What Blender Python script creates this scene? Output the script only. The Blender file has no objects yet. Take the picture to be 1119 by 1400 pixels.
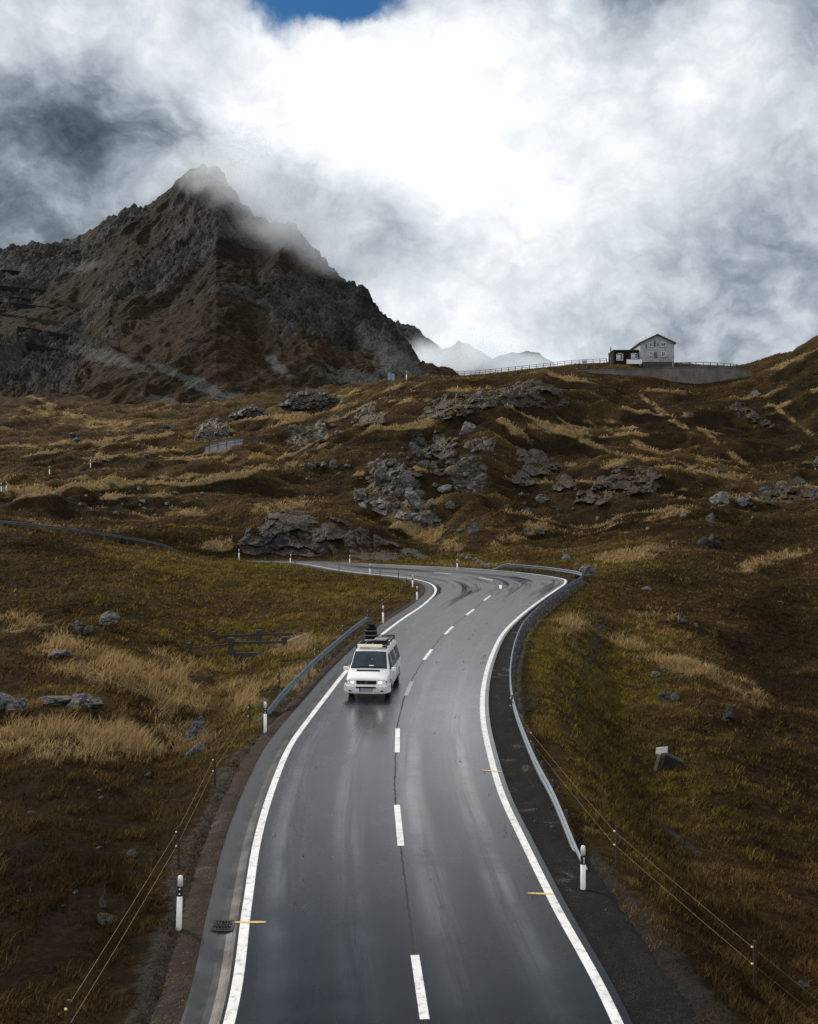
import bpy, bmesh, math, random
import numpy as np
from mathutils import Vector, Matrix
from mathutils.kdtree import KDTree

random.seed(7)
rng = np.random.default_rng(7)
scene = bpy.context.scene
col = scene.collection
CAMZ = 9.4          # eye height above the road surface below the camera
F = 1400.0          # focal length in photo pixels (photo 1119 x 1400)
CX, CY = 559.5, 700.0
SLOPE = 45.0 / 1400.0   # the road climbs away from the camera at 3.2 %

def P(px, py, d):
    return Vector(((px - CX) / F * d, d, CAMZ + (CY - py) / F * d))

def road_d(py):
    return CAMZ * F / (py - 655.0)

def RP(px, py):
    return P(px, py, road_d(py))

# ------------------------------------------------------------------ noise
_perm = np.random.default_rng(3).permutation(4096)
_gx = np.cos(np.linspace(0, 2 * np.pi, 4096, endpoint=False) * 17.0)
_gy = np.sin(np.linspace(0, 2 * np.pi, 4096, endpoint=False) * 17.0)

def noise2(x, y, seed=0):
    xi = np.floor(x).astype(np.int64); yi = np.floor(y).astype(np.int64)
    xf = x - xi; yf = y - yi
    u = xf * xf * xf * (xf * (xf * 6 - 15) + 10)
    v = yf * yf * yf * (yf * (yf * 6 - 15) + 10)
    def g(ix, iy, dx, dy):
        h = _perm[(_perm[(ix + seed * 131) & 4095] + iy) & 4095]
        return _gx[h] * dx + _gy[h] * dy
    a = g(xi, yi, xf, yf); b = g(xi + 1, yi, xf - 1, yf)
    c = g(xi, yi + 1, xf, yf - 1); d = g(xi + 1, yi + 1, xf - 1, yf - 1)
    return (a + (b - a) * u + ((c + (d - c) * u) - (a + (b - a) * u)) * v) * 1.5

def fbm(x, y, octv=4, seed=0, gain=0.5, lac=2.03):
    t = 0.0; a = 1.0
    for i in range(octv):
        t = t + a * noise2(x, y, seed + i)
        x = x * lac + 11.3; y = y * lac - 7.7; a *= gain
    return t

def ridged(x, y, octv=4, seed=0, gain=0.5, lac=2.03):
    t = 0.0; a = 1.0
    for i in range(octv):
        n = 1.0 - np.abs(noise2(x, y, seed + i)) * 2.0
        t = t + a * n
        x = x * lac + 5.3; y = y * lac + 3.7; a *= gain
    return t

def sstep(a, b, x):
    t = np.clip((x - a) / (b - a), 0.0, 1.0)
    return t * t * (3 - 2 * t)

# ------------------------------------------------------------------ object helpers
def link(o, parent=None):
    col.objects.link(o)
    if parent is not None:
        o.parent = parent
    return o

def tag(o, label=None, cat=None, group=None, kind=None):
    if label: o['label'] = label
    if cat: o['category'] = cat
    if group: o['group'] = group
    if kind: o['kind'] = kind
    return o

def thing(name, label, cat, loc=(0, 0, 0), rotz=0.0, group=None):
    o = bpy.data.objects.new(name, None)
    o.empty_display_size = 0.3
    o.location = loc; o.rotation_euler = (0, 0, rotz)
    col.objects.link(o)
    return tag(o, label, cat, group)

def copy_tree(o, parent=None):
    c = o.copy(); col.objects.link(c)
    if parent is not None:
        c.parent = parent
    for ch in list(o.children):
        copy_tree(ch, c)
    return c

class MB:
    """collects shapes and links them as ONE mesh object"""
    def __init__(self):
        self.v = []; self.f = []
    def add(self, vs, fs):
        n = len(self.v)
        self.v.extend([tuple(p) for p in vs])
        self.f.extend([tuple(i + n for i in q) for q in fs])
        return self
    def box(self, c, s, rz=0.0, rx=0.0, ry=0.0, bev=0.0):
        M = Matrix.Translation(c) @ Matrix.Rotation(rz, 4, 'Z') @ Matrix.Rotation(ry, 4, 'Y') @ Matrix.Rotation(rx, 4, 'X')
        x, y, z = s[0] / 2, s[1] / 2, s[2] / 2
        if bev <= 0:
            vs = [M @ Vector(p) for p in ((-x, -y, -z), (x, -y, -z), (x, y, -z), (-x, y, -z), (-x, -y, z), (x, -y, z), (x, y, z), (-x, y, z))]
            self.add(vs, [(3, 2, 1, 0), (4, 5, 6, 7), (0, 1, 5, 4), (1, 2, 6, 5), (2, 3, 7, 6), (3, 0, 4, 7)])
        else:
            bm = bmesh.new(); bmesh.ops.create_cube(bm, size=1.0)
            for q in bm.verts: q.co = Vector((q.co.x * 2 * x, q.co.y * 2 * y, q.co.z * 2 * z))
            bmesh.ops.bevel(bm, geom=bm.edges[:], offset=bev, segments=2, affect='EDGES', profile=0.6)
            bm.verts.index_update()
            self.add([M @ q.co for q in bm.verts], [[q.index for q in f.verts] for f in bm.faces])
            bm.free()
        return self
    def cyl(self, p0, p1, r0, r1=None, n=10, caps=True):
        if r1 is None: r1 = r0
        p0 = Vector(p0); p1 = Vector(p1); d = (p1 - p0).normalized()
        a = d.orthogonal().normalized(); b = d.cross(a)
        vs = []
        for p, r in ((p0, r0), (p1, r1)):
            for i in range(n):
                t = 2 * math.pi * i / n
                vs.append(p + a * (r * math.cos(t)) + b * (r * math.sin(t)))
        fs = [(i, (i + 1) % n, n + (i + 1) % n, n + i) for i in range(n)]
        if caps:
            fs.append(tuple(range(n - 1, -1, -1))); fs.append(tuple(range(n, 2 * n)))
        self.add(vs, fs); return self
    def tube(self, pts, r, n=6):
        for a, b in zip(pts[:-1], pts[1:]):
            self.cyl(a, b, r, r, n, True)
        return self
    def lathe(self, prof, n=16, c=(0, 0, 0), axis='Z', sx=1.0, sy=1.0):
        vs = []; fs = []
        for (r, h) in prof:
            for i in range(n):
                t = 2 * math.pi * i / n
                a, b = r * math.cos(t) * sx, r * math.sin(t) * sy
                if axis == 'Z': p = (a, b, h)
                elif axis == 'Y': p = (a, h, b)
                else: p = (h, a, b)
                vs.append((p[0] + c[0], p[1] + c[1], p[2] + c[2]))
        m = len(prof)
        for k in range(m - 1):
            for i in range(n):
                fs.append((k * n + i, k * n + (i + 1) % n, (k + 1) * n + (i + 1) % n, (k + 1) * n + i))
        fs.append(tuple(range(n - 1, -1, -1))); fs.append(tuple((m - 1) * n + i for i in range(n)))
        self.add(vs, fs); return self
    def sweep(self, path, section, close=False):
        """path: list of (origin, side vector, up vector); section: list of (s, u)"""
        n = len(section); vs = []; fs = []
        for (o, s, u) in path:
            for (a, b) in section:
                vs.append(o + s * a + u * b)
        for k in range(len(path) - 1):
            for i in range(n if close else n - 1):
                j = (i + 1) % n
                fs.append((k * n + i, k * n + j, (k + 1) * n + j, (k + 1) * n + i))
        if close:
            fs.append(tuple(range(n))); fs.append(tuple((len(path) - 1) * n + i for i in range(n - 1, -1, -1)))
        self.add(vs, fs); return self
    def build(self, name, mat, parent=None, smooth=False, fix=True):
        me = bpy.data.meshes.new(name)
        me.from_pydata(self.v, [], self.f)
        if fix:
            bm = bmesh.new(); bm.from_mesh(me)
            bmesh.ops.recalc_face_normals(bm, faces=bm.faces[:])
            bm.to_mesh(me); bm.free()
        me.materials.append(mat)
        if smooth:
            me.polygons.foreach_set('use_smooth', [True] * len(me.polygons))
        me.update()
        return link(bpy.data.objects.new(name, me), parent)

def raw_mesh(name, V, faces4, mat, smooth=True, attrs=None, parent=None):
    """numpy mesh: V (N,3), faces4 (M,k)"""
    me = bpy.data.meshes.new(name)
    V = np.ascontiguousarray(V, dtype=np.float32); fa = np.ascontiguousarray(faces4, dtype=np.int32)
    k = fa.shape[1]
    me.vertices.add(len(V)); me.vertices.foreach_set('co', V.ravel())
    me.loops.add(fa.size); me.loops.foreach_set('vertex_index', fa.ravel())
    me.polygons.add(len(fa))
    me.polygons.foreach_set('loop_start', np.arange(0, fa.size, k, dtype=np.int32))
    me.polygons.foreach_set('loop_total', np.full(len(fa), k, dtype=np.int32))
    me.polygons.foreach_set('use_smooth', np.full(len(fa), smooth, dtype=bool))
    me.update(calc_edges=True)
    if attrs:
        for nm, a in attrs.items():
            a = np.asarray(a, dtype=np.float32)
            if a.ndim == 1:
                at = me.attributes.new(nm, 'FLOAT', 'POINT'); at.data.foreach_set('value', a)
            else:
                at = me.attributes.new(nm, 'FLOAT_VECTOR', 'POINT'); at.data.foreach_set('vector', np.ascontiguousarray(a).ravel())
    me.materials.append(mat)
    return link(bpy.data.objects.new(name, me), parent)

def grid_faces(nr, nc):
    i = np.arange(nr - 1)[:, None] * nc + np.arange(nc - 1)[None, :]
    return np.stack([i, i + 1, i + 1 + nc, i + nc], -1).reshape(-1, 4)

# ------------------------------------------------------------------ materials
class NT:
    def __init__(self, tree): self.t = tree; self.n = tree.nodes; self.l = tree.links
    def new(self, typ, **kw):
        nd = self.n.new(typ)
        for k, v in kw.items(): setattr(nd, k, v)
        return nd
    def set(self, sock, val):
        if hasattr(val, 'bl_idname') and hasattr(val, 'is_linked') or isinstance(val, bpy.types.NodeSocket):
            self.l.new(val, sock)
        else:
            if isinstance(val, (tuple, list)) and len(val) == 3 and sock.type == 'RGBA': val = (*val, 1)
            sock.default_value = val
    def math(self, op, a, b=None, c=None, clamp=False):
        nd = self.new('ShaderNodeMath', operation=op, use_clamp=clamp)
        self.set(nd.inputs[0], a)
        if b is not None: self.set(nd.inputs[1], b)
        if c is not None: self.set(nd.inputs[2], c)
        return nd.outputs[0]
    def vmath(self, op, a, b=None):
        nd = self.new('ShaderNodeVectorMath', operation=op)
        self.set(nd.inputs[0], a)
        if b is not None: self.set(nd.inputs[1], b)
        return nd
    def mix(self, f, a, b, blend='MIX'):
        nd = self.new('ShaderNodeMix', data_type='RGBA', blend_type=blend)
        self.set(nd.inputs[0], f); self.set(nd.inputs[6], a); self.set(nd.inputs[7], b)
        return nd.outputs[2]
    def noise(self, vec, scale, detail=4, rough=0.55, dist=0.0, dim='3D'):
        nd = self.new('ShaderNodeTexNoise', noise_dimensions=dim)
        if vec is not None: self.l.new(vec, nd.inputs['Vector'])
        nd.inputs['Scale'].default_value = scale; nd.inputs['Detail'].default_value = detail
        nd.inputs['Roughness'].default_value = rough; nd.inputs['Distortion'].default_value = dist
        return nd.outputs['Fac']
    def ss(self, x, a, b):
        nd = self.new('ShaderNodeMapRange', interpolation_type='SMOOTHSTEP')
        self.set(nd.inputs[0], x); nd.inputs[1].default_value = a; nd.inputs[2].default_value = b
        return nd.outputs[0]
    def attr(self, name, vec=False):
        nd = self.new('ShaderNodeAttribute', attribute_name=name)
        return nd.outputs['Vector'] if vec else nd.outputs['Fac']
    def coords(self): return self.new('ShaderNodeTexCoord').outputs['Object']
    def scale(self, vec, s):
        nd = self.new('ShaderNodeMapping'); self.l.new(vec, nd.inputs[0]); nd.inputs['Scale'].default_value = s
        return nd.outputs[0]
    def bump(self, h, strength, dist, normal=None):
        nd = self.new('ShaderNodeBump'); self.l.new(h, nd.inputs['Height'])
        nd.inputs['Strength'].default_value = strength; nd.inputs['Distance'].default_value = dist
        if normal is not None: self.l.new(normal, nd.inputs['Normal'])
        return nd.outputs[0]

def new_mat(name):
    m = bpy.data.materials.new(name); m.use_nodes = True
    nt = NT(m.node_tree); nt.n.clear()
    out = nt.new('ShaderNodeOutputMaterial'); b = nt.new('ShaderNodeBsdfPrincipled')
    nt.l.new(b.outputs[0], out.inputs[0])
    return m, nt, b, out

def simple(name, base, rough=0.5, metal=0.0, var=0.15, scale=6.0, spec=0.5, bump=0.0, bscale=40.0, emit=None, coat=0.0, dirt=None, dirt_amt=0.0):
    m, nt, b, out = new_mat(name)
    co = nt.coords()
    n = nt.noise(co, scale, 5, 0.6)
    lo = tuple(c * (1 - var) for c in base); hi = tuple(min(1, c * (1 + var)) for c in base)
    c = nt.mix(nt.ss(n, 0.3, 0.7), lo, hi)
    if dirt is not None:
        n2 = nt.noise(co, scale * 2.7, 6, 0.7)
        c = nt.mix(nt.math('MULTIPLY', nt.ss(n2, 0.48, 0.72), dirt_amt), c, dirt)
    nt.set(b.inputs['Base Color'], c)
    nt.set(b.inputs['Roughness'], nt.math('ADD', nt.math('MULTIPLY', n, 0.2 * rough), rough * 0.9))
    b.inputs['Metallic'].default_value = metal
    b.inputs['Specular IOR Level'].default_value = spec
    b.inputs['Coat Weight'].default_value = coat
    b.inputs['Coat Roughness'].default_value = 0.08
    if bump > 0:
        nt.set(b.inputs['Normal'], nt.bump(nt.noise(co, bscale, 5, 0.6), 0.5, bump))
    if emit:
        nt.set(b.inputs['Emission Color'], emit[0]); b.inputs['Emission Strength'].default_value = emit[1]
    return m
# ================================================================== ROAD GEOMETRY
# matched stations of the two painted edge lines (photo pixels -> points on the road plane)
ST = [((313,1400),(845,1400)), ((338,1240),(758,1235)), ((352,1150),(716,1150)), ((372,1080),(686,1085)),
      ((397,1020),(667.5,1020)), ((425,980),(661,985)), ((448,950),(660,955)), ((470,922),(664,925)),
      ((496,894),(674,893)), ((521,869),(689,865)), ((553,844.5),(713,841)), ((575,830),(739,821)),
      ((588,819),(761,806)), ((595,811),(773,797)), ((595.5,804.5),(771,792)), ((590.5,799),(757,789)),
      ((580,794.7),(738,786)), ((562,791),(712,783)), ((535,787.5),(678,780)), ((500,784),(630,776.5)),
      ((464,779.5),(560,773.5))]
Ls = [RP(*a) for a, b in ST]; Rs = [RP(*b) for a, b in ST]
Ls += [P(421,772,113), P(397,769,115.5), P(345,769,119.5), P(270,768,121), P(150,756,119), P(0,736,115), P(-160,722,109), P(-340,712,101)]
Rs += [P(480,769.6,119), P(421,767.4,122), P(345,767,127), P(270,765,128.5), P(150,754,126.5), P(0,735,122), P(-160,721,116), P(-340,711,108)]
# towards and behind the camera
dl = (Ls[0] - Ls[1]).normalized(); dr = (Rs[0] - Rs[1]).normalized()
pre_l = []; pre_r = []
for t in (10, 22, 40):
    for (S, d0, pre, sx) in ((Ls, dl, pre_l, -1), (Rs, dr, pre_r, 1)):
        y = S[0].y - t
        x = (Ls[0].x if sx < 0 else Rs[0].x) + (-0.012 if sx < 0 else -0.012) * t
        pre.append(Vector((x, y, y * SLOPE)))
Ls = pre_l[::-1] + Ls; Rs = pre_r[::-1] + Rs

def catmull(pts, sub):
    out = []
    n = len(pts)
    for i in range(n - 1):
        p0 = pts[max(i - 1, 0)]; p1 = pts[i]; p2 = pts[i + 1]; p3 = pts[min(i + 2, n - 1)]
        # centripetal knots avoid overshoot where station spacing changes
        t1 = max((p1 - p0).length, 1e-3) ** 0.5; t2 = max((p2 - p1).length, 1e-3) ** 0.5; t3 = max((p3 - p2).length, 1e-3) ** 0.5
        m1 = ((p1 - p0) / t1 - (p2 - p0) / (t1 + t2) + (p2 - p1) / t2) * t2 if i > 0 else (p2 - p1)
        m2 = ((p2 - p1) / t2 - (p3 - p1) / (t2 + t3) + (p3 - p2) / t3) * t2 if i < n - 2 else (p2 - p1)
        for k in range(sub):
            t = k / sub
            out.append((2*t**3 - 3*t**2 + 1) * p1 + (t**3 - 2*t**2 + t) * m1 + (-2*t**3 + 3*t**2) * p2 + (t**3 - t**2) * m2)
    out.append(pts[-1].copy())
    return out
SUB = 14
LC = catmull(Ls, SUB); RC = catmull(Rs, SUB)

def resample(line, step):
    out = [line[0].copy()]; acc = 0.0
    for a, b in zip(line[:-1], line[1:]):
        seg = (b - a).length
        pos = step - acc
        while pos <= seg:
            out.append(a.lerp(b, pos / max(seg, 1e-9))); pos += step
        acc = seg - (pos - step)
    return out

def frames(line, sign):
    """outward horizontal normals: sign=-1 for the left edge, +1 for the right one"""
    n = len(line); fr = []
    for i in range(n):
        t = line[min(i + 2, n - 1)] - line[max(i - 2, 0)]; t.z = 0; t.normalize()
        fr.append((line[i], Vector((t.y, -t.x, 0)) * sign, Vector((0, 0, 1))))
    return fr
LF = frames(resample(LC, 0.5), -1)     # outward = away from the carriageway
RF = frames(resample(RC, 0.5), 1)

# ================================================================== TERRAIN CONTROL (photo column -> list of (distance, photo row))
def pl(d): return 655.0 + CAMZ * F / d
COLS = {
 -200: [(17,1440),(36,1005),(50,875),(75,785),(90,745),(104,718),(113,713),(150,686),(180,668),(200,664),(230,640),(300,592),(380,552),(440,530)],
 0:    [(17,1440),(25,1190),(36,1010),(42,950),(50,880),(58,850),(75,792),(90,750),(105,722.5),(115,723.5),(125,712),(150,692),(180,672),(195,671),(230,645),(300,600),(380,560),(440,538)],
 150:  [(17,1430),(24,1200),(30,1090),(40,985),(48,905),(58,846),(75,790),(95,758),(111,744),(120,743.5),(130,725),(150,695),(175,660),(188,648),(200,650),(230,632),(260,612),(320,585),(380,565),(440,548)],
 250:  [(17,1410),(24,1250),(28,1186),(37,1060),(44,985),(52,915),(60,868),(75,812),(95,775),(112,757),(122,757),(130,742),(150,702),(170,668),(185,643),(197,646),(225,632),(255,608),(310,582),(370,562),(440,548)],
 300:  [(17,1425),(24,1262),(30,1155),(37,1082),(43,1005),(50,938),(56,903),(62,876),(75,822),(95,782),(110,767),(121,763),(127,757),(134,738),(142,722),(152,704),(170,660),(184,637),(196,641),(222,627),(252,606),(302,580),(362,560),(440,545)],
 380:  [(17,pl(17)),(24,pl(24)),(32,1072),(38,1008),(44,962),(50,925),(56,898),(64,866),(75,832),(95,793),(110,774),(121,766),(126,762),(130,724),(136,701),(146,692),(158,694),(172,664),(185,634),(196,641),(220,618),(250,594),(290,574),(350,555),(440,540)],
 450:  [(17,pl(17)),(24,pl(24)),(32,pl(32)),(40,pl(40)),(48,pl(48)),(56,885),(65,852),(75,829),(90,800),(100,787),(107,778),(115,769),(122,764),(126,760),(130,722),(135,702),(145,690),(158,692),(175,656),(190,634),(215,606),(250,578),(285,568),(320,552),(380,540),(440,530)],
 520:  [(17,pl(17)),(32,pl(32)),(48,pl(48)),(60,pl(60)),(70,842),(80,815),(92,797),(105,pl(105)),(116,pl(116)),(122,762),(127,757),(131,736),(138,719),(150,712),(162,688),(180,640),(200,604),(225,572),(250,550),(270,538),(285,529),(320,530),(440,528)],
 560:  [(17,pl(17)),(32,pl(32)),(60,pl(60)),(85,pl(85)),(105,pl(105)),(118,pl(118)),(124,760),(130,749),(140,736),(150,722),(158,692),(175,650),(200,602),(220,572),(240,549),(260,531),(276,518),(290,519),(330,524),(440,530)],
 650:  [(17,pl(17)),(32,pl(32)),(60,pl(60)),(85,pl(85)),(105,pl(105)),(113,pl(113)),(119,768),(140,716),(165,656),(190,606),(205,572),(214,547),(230,543),(250,526),(264,515.5),(276,513.5),(300,516),(340,522),(440,532)],
 750:  [(17,1440),(24,pl(24)),(36,pl(36)+20),(50,pl(50)+10),(70,pl(70)),(90,pl(90)),(100,pl(100)),(110,778),(118,768),(140,728),(160,690),(180,656),(190,634),(205,600),(225,560),(245,527),(262,507),(272,503.5),(300,505),(340,512),(440,525)],
 850:  [(17,1435),(24,1285),(31,1185),(38,1112),(46,1032),(55,962),(65,898),(75,850),(90,805),(100,785),(112,764),(130,734),(150,700),(165,676),(175,656),(182,638),(195,630),(207,611),(225,580),(245,546),(260,516),(267,503),(275,498.5),(300,498),(340,505),(440,515)],
 950:  [(17,1490),(24,1325),(31,1205),(38,1120),(46,1042),(53,983),(59,925),(62,915),(70,903),(78,868),(88,822),(100,785),(115,750),(130,722),(150,690),(165,665),(178,641),(190,636),(200,621),(217,598),(235,566),(250,542),(263,528),(268,516),(276,501),(300,501),(340,506),(440,512)],
 1050: [(17,1565),(24,1362),(31,1222),(38,1130),(46,1050),(55,986),(62,950),(67,940),(76,893),(88,836),(100,795),(115,755),(130,725),(150,690),(165,662),(176,652),(192,649),(207,622),(225,577),(245,538),(258,518),(272,503),(292,497),(320,495),(440,497)],
 1119: [(17,1600),(24,1385),(31,1240),(38,1142),(46,1066),(55,1000),(65,945),(76,893),(88,838),(100,793),(115,750),(130,719),(150,685),(165,661),(180,650),(190,640),(202,610),(217,570),(235,527),(255,492),(270,471),(300,473),(440,480)],
 1300: [(17,1620),(24,1400),(38,1145),(55,1000),(76,890),(100,788),(130,712),(165,652),(190,620),(217,545),(240,490),(262,440),(300,425),(440,430)],
}
_cp = np.array([(px / 100.0, math.log(d) * 6.0, py) for px, L in COLS.items() for d, py in L])
def _tps(r2): return 0.5 * r2 * np.log(np.maximum(r2, 1e-12))
def _solve():
    n = len(_cp); X = _cp[:, :2]
    r2 = ((X[:, None] - X[None]) ** 2).sum(-1)
    A = np.zeros((n + 3, n + 3)); A[:n, :n] = _tps(r2) + np.eye(n) * 0.02
    A[:n, n] = 1; A[:n, n+1:] = X; A[n, :n] = 1; A[n+1:, :n] = X.T
    b = np.zeros(n + 3); b[:n] = _cp[:, 2]
    return np.linalg.solve(A, b)
_w = _solve()
def row_field(px, d):
    q = np.stack([px / 100.0, np.log(d) * 6.0], -1).reshape(-1, 2)
    out = np.empty(len(q)); n = len(_cp)
    for i in range(0, len(q), 60000):
        s = q[i:i+60000]
        r2 = ((s[:, None] - _cp[None, :, :2]) ** 2).sum(-1)
        out[i:i+60000] = _tps(r2) @ _w[:n] + _w[n] + s @ _w[n+1:]
    return out.reshape(np.shape(px))

# ---- road corridor: points the ground has to meet
def road_samples():
    pts = []
    for i in range(0, len(LC), 1):
        a, b = LC[i], RC[i]
        nn = max(2, int((b - a).length / 0.7))
        for k in range(nn + 1): pts.append(a.lerp(b, k / nn))
    for fr, reach in ((LF, (0.4, 0.8, 1.1)), (RF, (0.4, 0.8, 1.2))):
        for (o, s, u) in fr:
            for e in reach: pts.append(o + s * e)
    return pts
_rs = road_samples()
_kd = KDTree(len(_rs))
for i, p in enumerate(_rs): _kd.insert((p.x, p.y, 0), i)
_kd.balance()
_rsz = np.array([p.z for p in _rs])
def road_near(x, y):
    x = np.asarray(x, float).ravel(); y = np.asarray(y, float).ravel()
    dist = np.full(x.shape, 99.0); z = np.zeros(x.shape)
    sel = np.where((y > -40) & (y < 136) & (x > -85) & (x < 30))[0]
    find = _kd.find
    for i in sel:
        co, k, d = find((x[i], y[i], 0.0)); dist[i] = d; z[i] = _rsz[k]
    return dist, z

# ---- photo-space regions turned into what grows or lies there, plus painted slope shade (evaluated on the ground itself)
def ell(px, py, cx, cy, rx, ry, rot=0.0):
    c, s = math.cos(math.radians(rot)), math.sin(math.radians(rot))
    dx, dy = px - cx, py - cy
    u = (dx * c + dy * s) / rx; v = (-dx * s + dy * c) / ry
    return np.exp(-(u * u + v * v) * 1.1)
ROCKY = [(690,545,60,18,0),(590,610,45,22,0),(540,660,60,22,32),(640,655,40,24,20),(570,700,40,10,20),(420,592,40,12,-15),(290,592,30,10,-10),(1060,668,50,8,-4),(440,735,110,22,0)]
STRAW = [(110,1012,190,30,-3),(70,875,70,26,18),(215,925,140,34,12),(330,948,60,40,0),(405,915,50,50,-20),(30,1005,70,34,0),(260,965,60,25,0),
         (930,912,90,13,19),(1010,945,50,14,25),(865,885,40,16,10),(885,845,36,12,0),(780,865,25,20,0),
         (200,658,200,7,-6),(80,668,110,6,-2),(370,638,75,6,-2),(560,712,75,20,36),(620,750,30,10,30),(390,692,60,8,-6),(310,745,60,8,0),(250,700,50,8,0),
         (830,632,80,5,-4),(905,632,70,8,12),(985,648,70,7,8),(860,600,90,5,24),(905,562,70,5,36),(760,585,60,7,12),(990,612,60,5,38),(820,575,50,5,5),
         (560,548,50,4,-4),(640,533,40,3.5,-4),(100,568,120,6,10),(150,588,120,5,8),(60,548,60,6,22),(250,555,70,4,-4),(1095,662,40,4,6),
         (470,541,50,4,-10),(1085,575,50,4,38),(770,515,60,3,8),(170,610,90,5,4),(40,610,70,5,6),(450,560,60,4,-15),(700,590,40,6,-20),(860,760,90,10,-12),(1040,770,80,8,-14),
         (920,700,120,6,-10),(700,735,60,8,-20)]
GREEN = [(800,980,110,150,-12),(400,800,190,40,0),(520,780,70,18,0),(350,875,130,34,0),(850,772,90,18,0),(340,1010,60,60,0),(890,1090,150,80,10),(740,900,50,60,0),(250,800,150,30,0),(640,765,60,8,0),(420,880,70,40,-30)]
HEATH_SHADE = [(1070,600,70,60,35),(980,575,60,30,36),(1119,640,60,30,0),(440,738,130,28,0),(560,752,70,14,0),(330,738,50,24,0),(110,1230,190,170,0),(60,1080,150,40,0),(90,830,140,36,8),(60,790,120,30,0),(1000,1300,170,150,0),(1060,900,90,170,0),(1060,1080,110,120,0),(1010,605,90,36,36),(1090,560,50,60,20),(890,575,60,26,30),(700,680,90,36,0),(900,705,160,26,-4),(1020,730,120,30,0),(460,655,90,14,0),(330,660,90,14,0),(90,690,140,18,0),(870,662,90,26,4),(700,560,130,22,0),(590,610,90,34,0),(130,630,120,10,0),(640,565,80,16,0),(560,650,50,20,0),(760,610,60,14,0),(820,690,70,20,0),(940,790,120,20,0),(40,745,110,16,6)]  # dark heather, and the shade of slopes and hollows painted as dark turf
GRAVEL = [(822,1270,34,40,45),(868,1330,48,46,40),]
GPATH = [[(812,845),(822,868),(812,895),(797,920),(790,950),(782,985),(792,1015),(815,1045),(850,1080),(900,1125),(960,1170)], [(838,820),(826,850),(812,880)]]
def polyd(px, py, pts, wid):
    out = np.zeros_like(px)
    for (x0, y0), (x1, y1) in zip(pts[:-1], pts[1:]):
        dx, dy = x1 - x0, y1 - y0; t = np.clip(((px - x0) * dx + (py - y0) * dy) / (dx * dx + dy * dy), 0, 1)
        q = np.hypot(px - x0 - t * dx, (py - y0 - t * dy) * 1.3) / wid
        out = np.maximum(out, np.exp(-q * q))
    return out

def height(x, y, full=True):
    x = np.asarray(x, float); y = np.asarray(y, float)
    sh = x.shape; x = x.ravel(); y = y.ravel()
    r = np.hypot(x, y); az = np.arctan2(x, y)
    lim = math.radians(30)
    azc = np.clip(az, -lim, lim)
    back = sstep(math.radians(90), math.radians(178), np.abs(az))
    px = CX + F * np.tan(azc) * (1 - back)
    px = np.clip(px, -240, 1340)
    d = np.maximum(r * np.cos(azc), 16.0)
    dd = np.minimum(d, 440.0)
    py = row_field(px, dd)
    z = CAMZ + (CY - py) / F * dd
    # relief
    far = sstep(118, 150, d); mid = 1 - far
    plate = 1 - 0.85 * sstep(252, 266, d) * sstep(500, 600, px) * (1 - sstep(1010, 1060, px))
    warpx = x + 4 * noise2(x / 23, y / 23, 40); warpy = y + 4 * noise2(x / 23 + 9, y / 23, 41)
    hum = (ridged(warpx / 34, warpy / 26, 3, 5) - 0.75) * 2.1 + fbm(warpx / 11, warpy / 9, 3, 11) * 1.15 + fbm(x / 3.1, y / 3.1, 2, 15) * 0.14
    nearb = fbm(x / 9.0, y / 9.0, 3, 21) * 0.42 + fbm(x / 2.2, y / 2.2, 3, 25) * 0.13
    rel = far * hum * plate + mid * nearb
    rock = np.zeros_like(z)
    for e in ROCKY: rock = np.maximum(rock, ell(px, py, *e) * 1.05)
    rock = np.minimum(rock, 1.0)
    rock *= far
    rk = sstep(0.35, 0.6, rock + 0.25 * fbm(x / 6, y / 6, 3, 33))
    crag = (ridged(x / 5.5 + 0.3 * z / 5, y / 4.0, 4, 51, 0.55) - 0.9) * 0.75 + np.abs(noise2(x / 2.6, y / 1.9, 57)) * 0.3
    rel = rel + rk * crag * far
    dist, rz = road_near(x, y)
    w = sstep(0.35, 5.0, dist)
    z2 = z + rel
    z = np.where(dist < 90, rz * (1 - w) + (z + rel * sstep(0.5, 6, dist)) * w - 0.17 * (1 - sstep(0.05, 0.6, dist)), z2)
    if not full: return z.reshape(sh)
    return z.reshape(sh), px.reshape(sh), py.reshape(sh), d.reshape(sh), rk.reshape(sh), dist.reshape(sh)

_hd = np.concatenate([np.geomspace(14, 100, 400), np.geomspace(100.3, 430, 1200)])
def hit(px, py):
    """first ground point seen at a photo pixel"""
    x = (px - CX) / F * _hd
    z = height(x, _hd, False); rz = CAMZ + (CY - py) / F * _hd
    k = np.argmax(z >= rz)
    if z[k] < rz[k]: k = len(_hd) - 1
    return Vector((x[k], _hd[k], float(z[k])))
def gz(x, y): return float(height(np.array([x]), np.array([y]), False)[0])
# ================================================================== GROUND SHEET
def tint_masks(px, py, x, y, d):
    straw = np.zeros_like(x); green = np.zeros_like(x); grav = np.zeros_like(x)
    for e in STRAW: straw = np.maximum(straw, ell(px, py, *e) * (0.74 if e[3] <= 6 else 1.0))
    for e in GREEN: green = np.maximum(green, ell(px, py, *e))
    for e in GRAVEL: grav = np.maximum(grav, ell(px, py, *e))
    for pth_ in GPATH: grav = np.maximum(grav, 0.72 * polyd(px, py, pth_, 7.0) * (py > 840) * (0.75 + 0.6 * noise2(x / 1.3, y / 1.3, 401)))
    heath = np.zeros_like(x)
    for e in HEATH_SHADE: heath = np.maximum(heath, ell(px, py, *e) * 1.15)
    return straw, green, grav, np.clip(heath, 0, 1)

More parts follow.
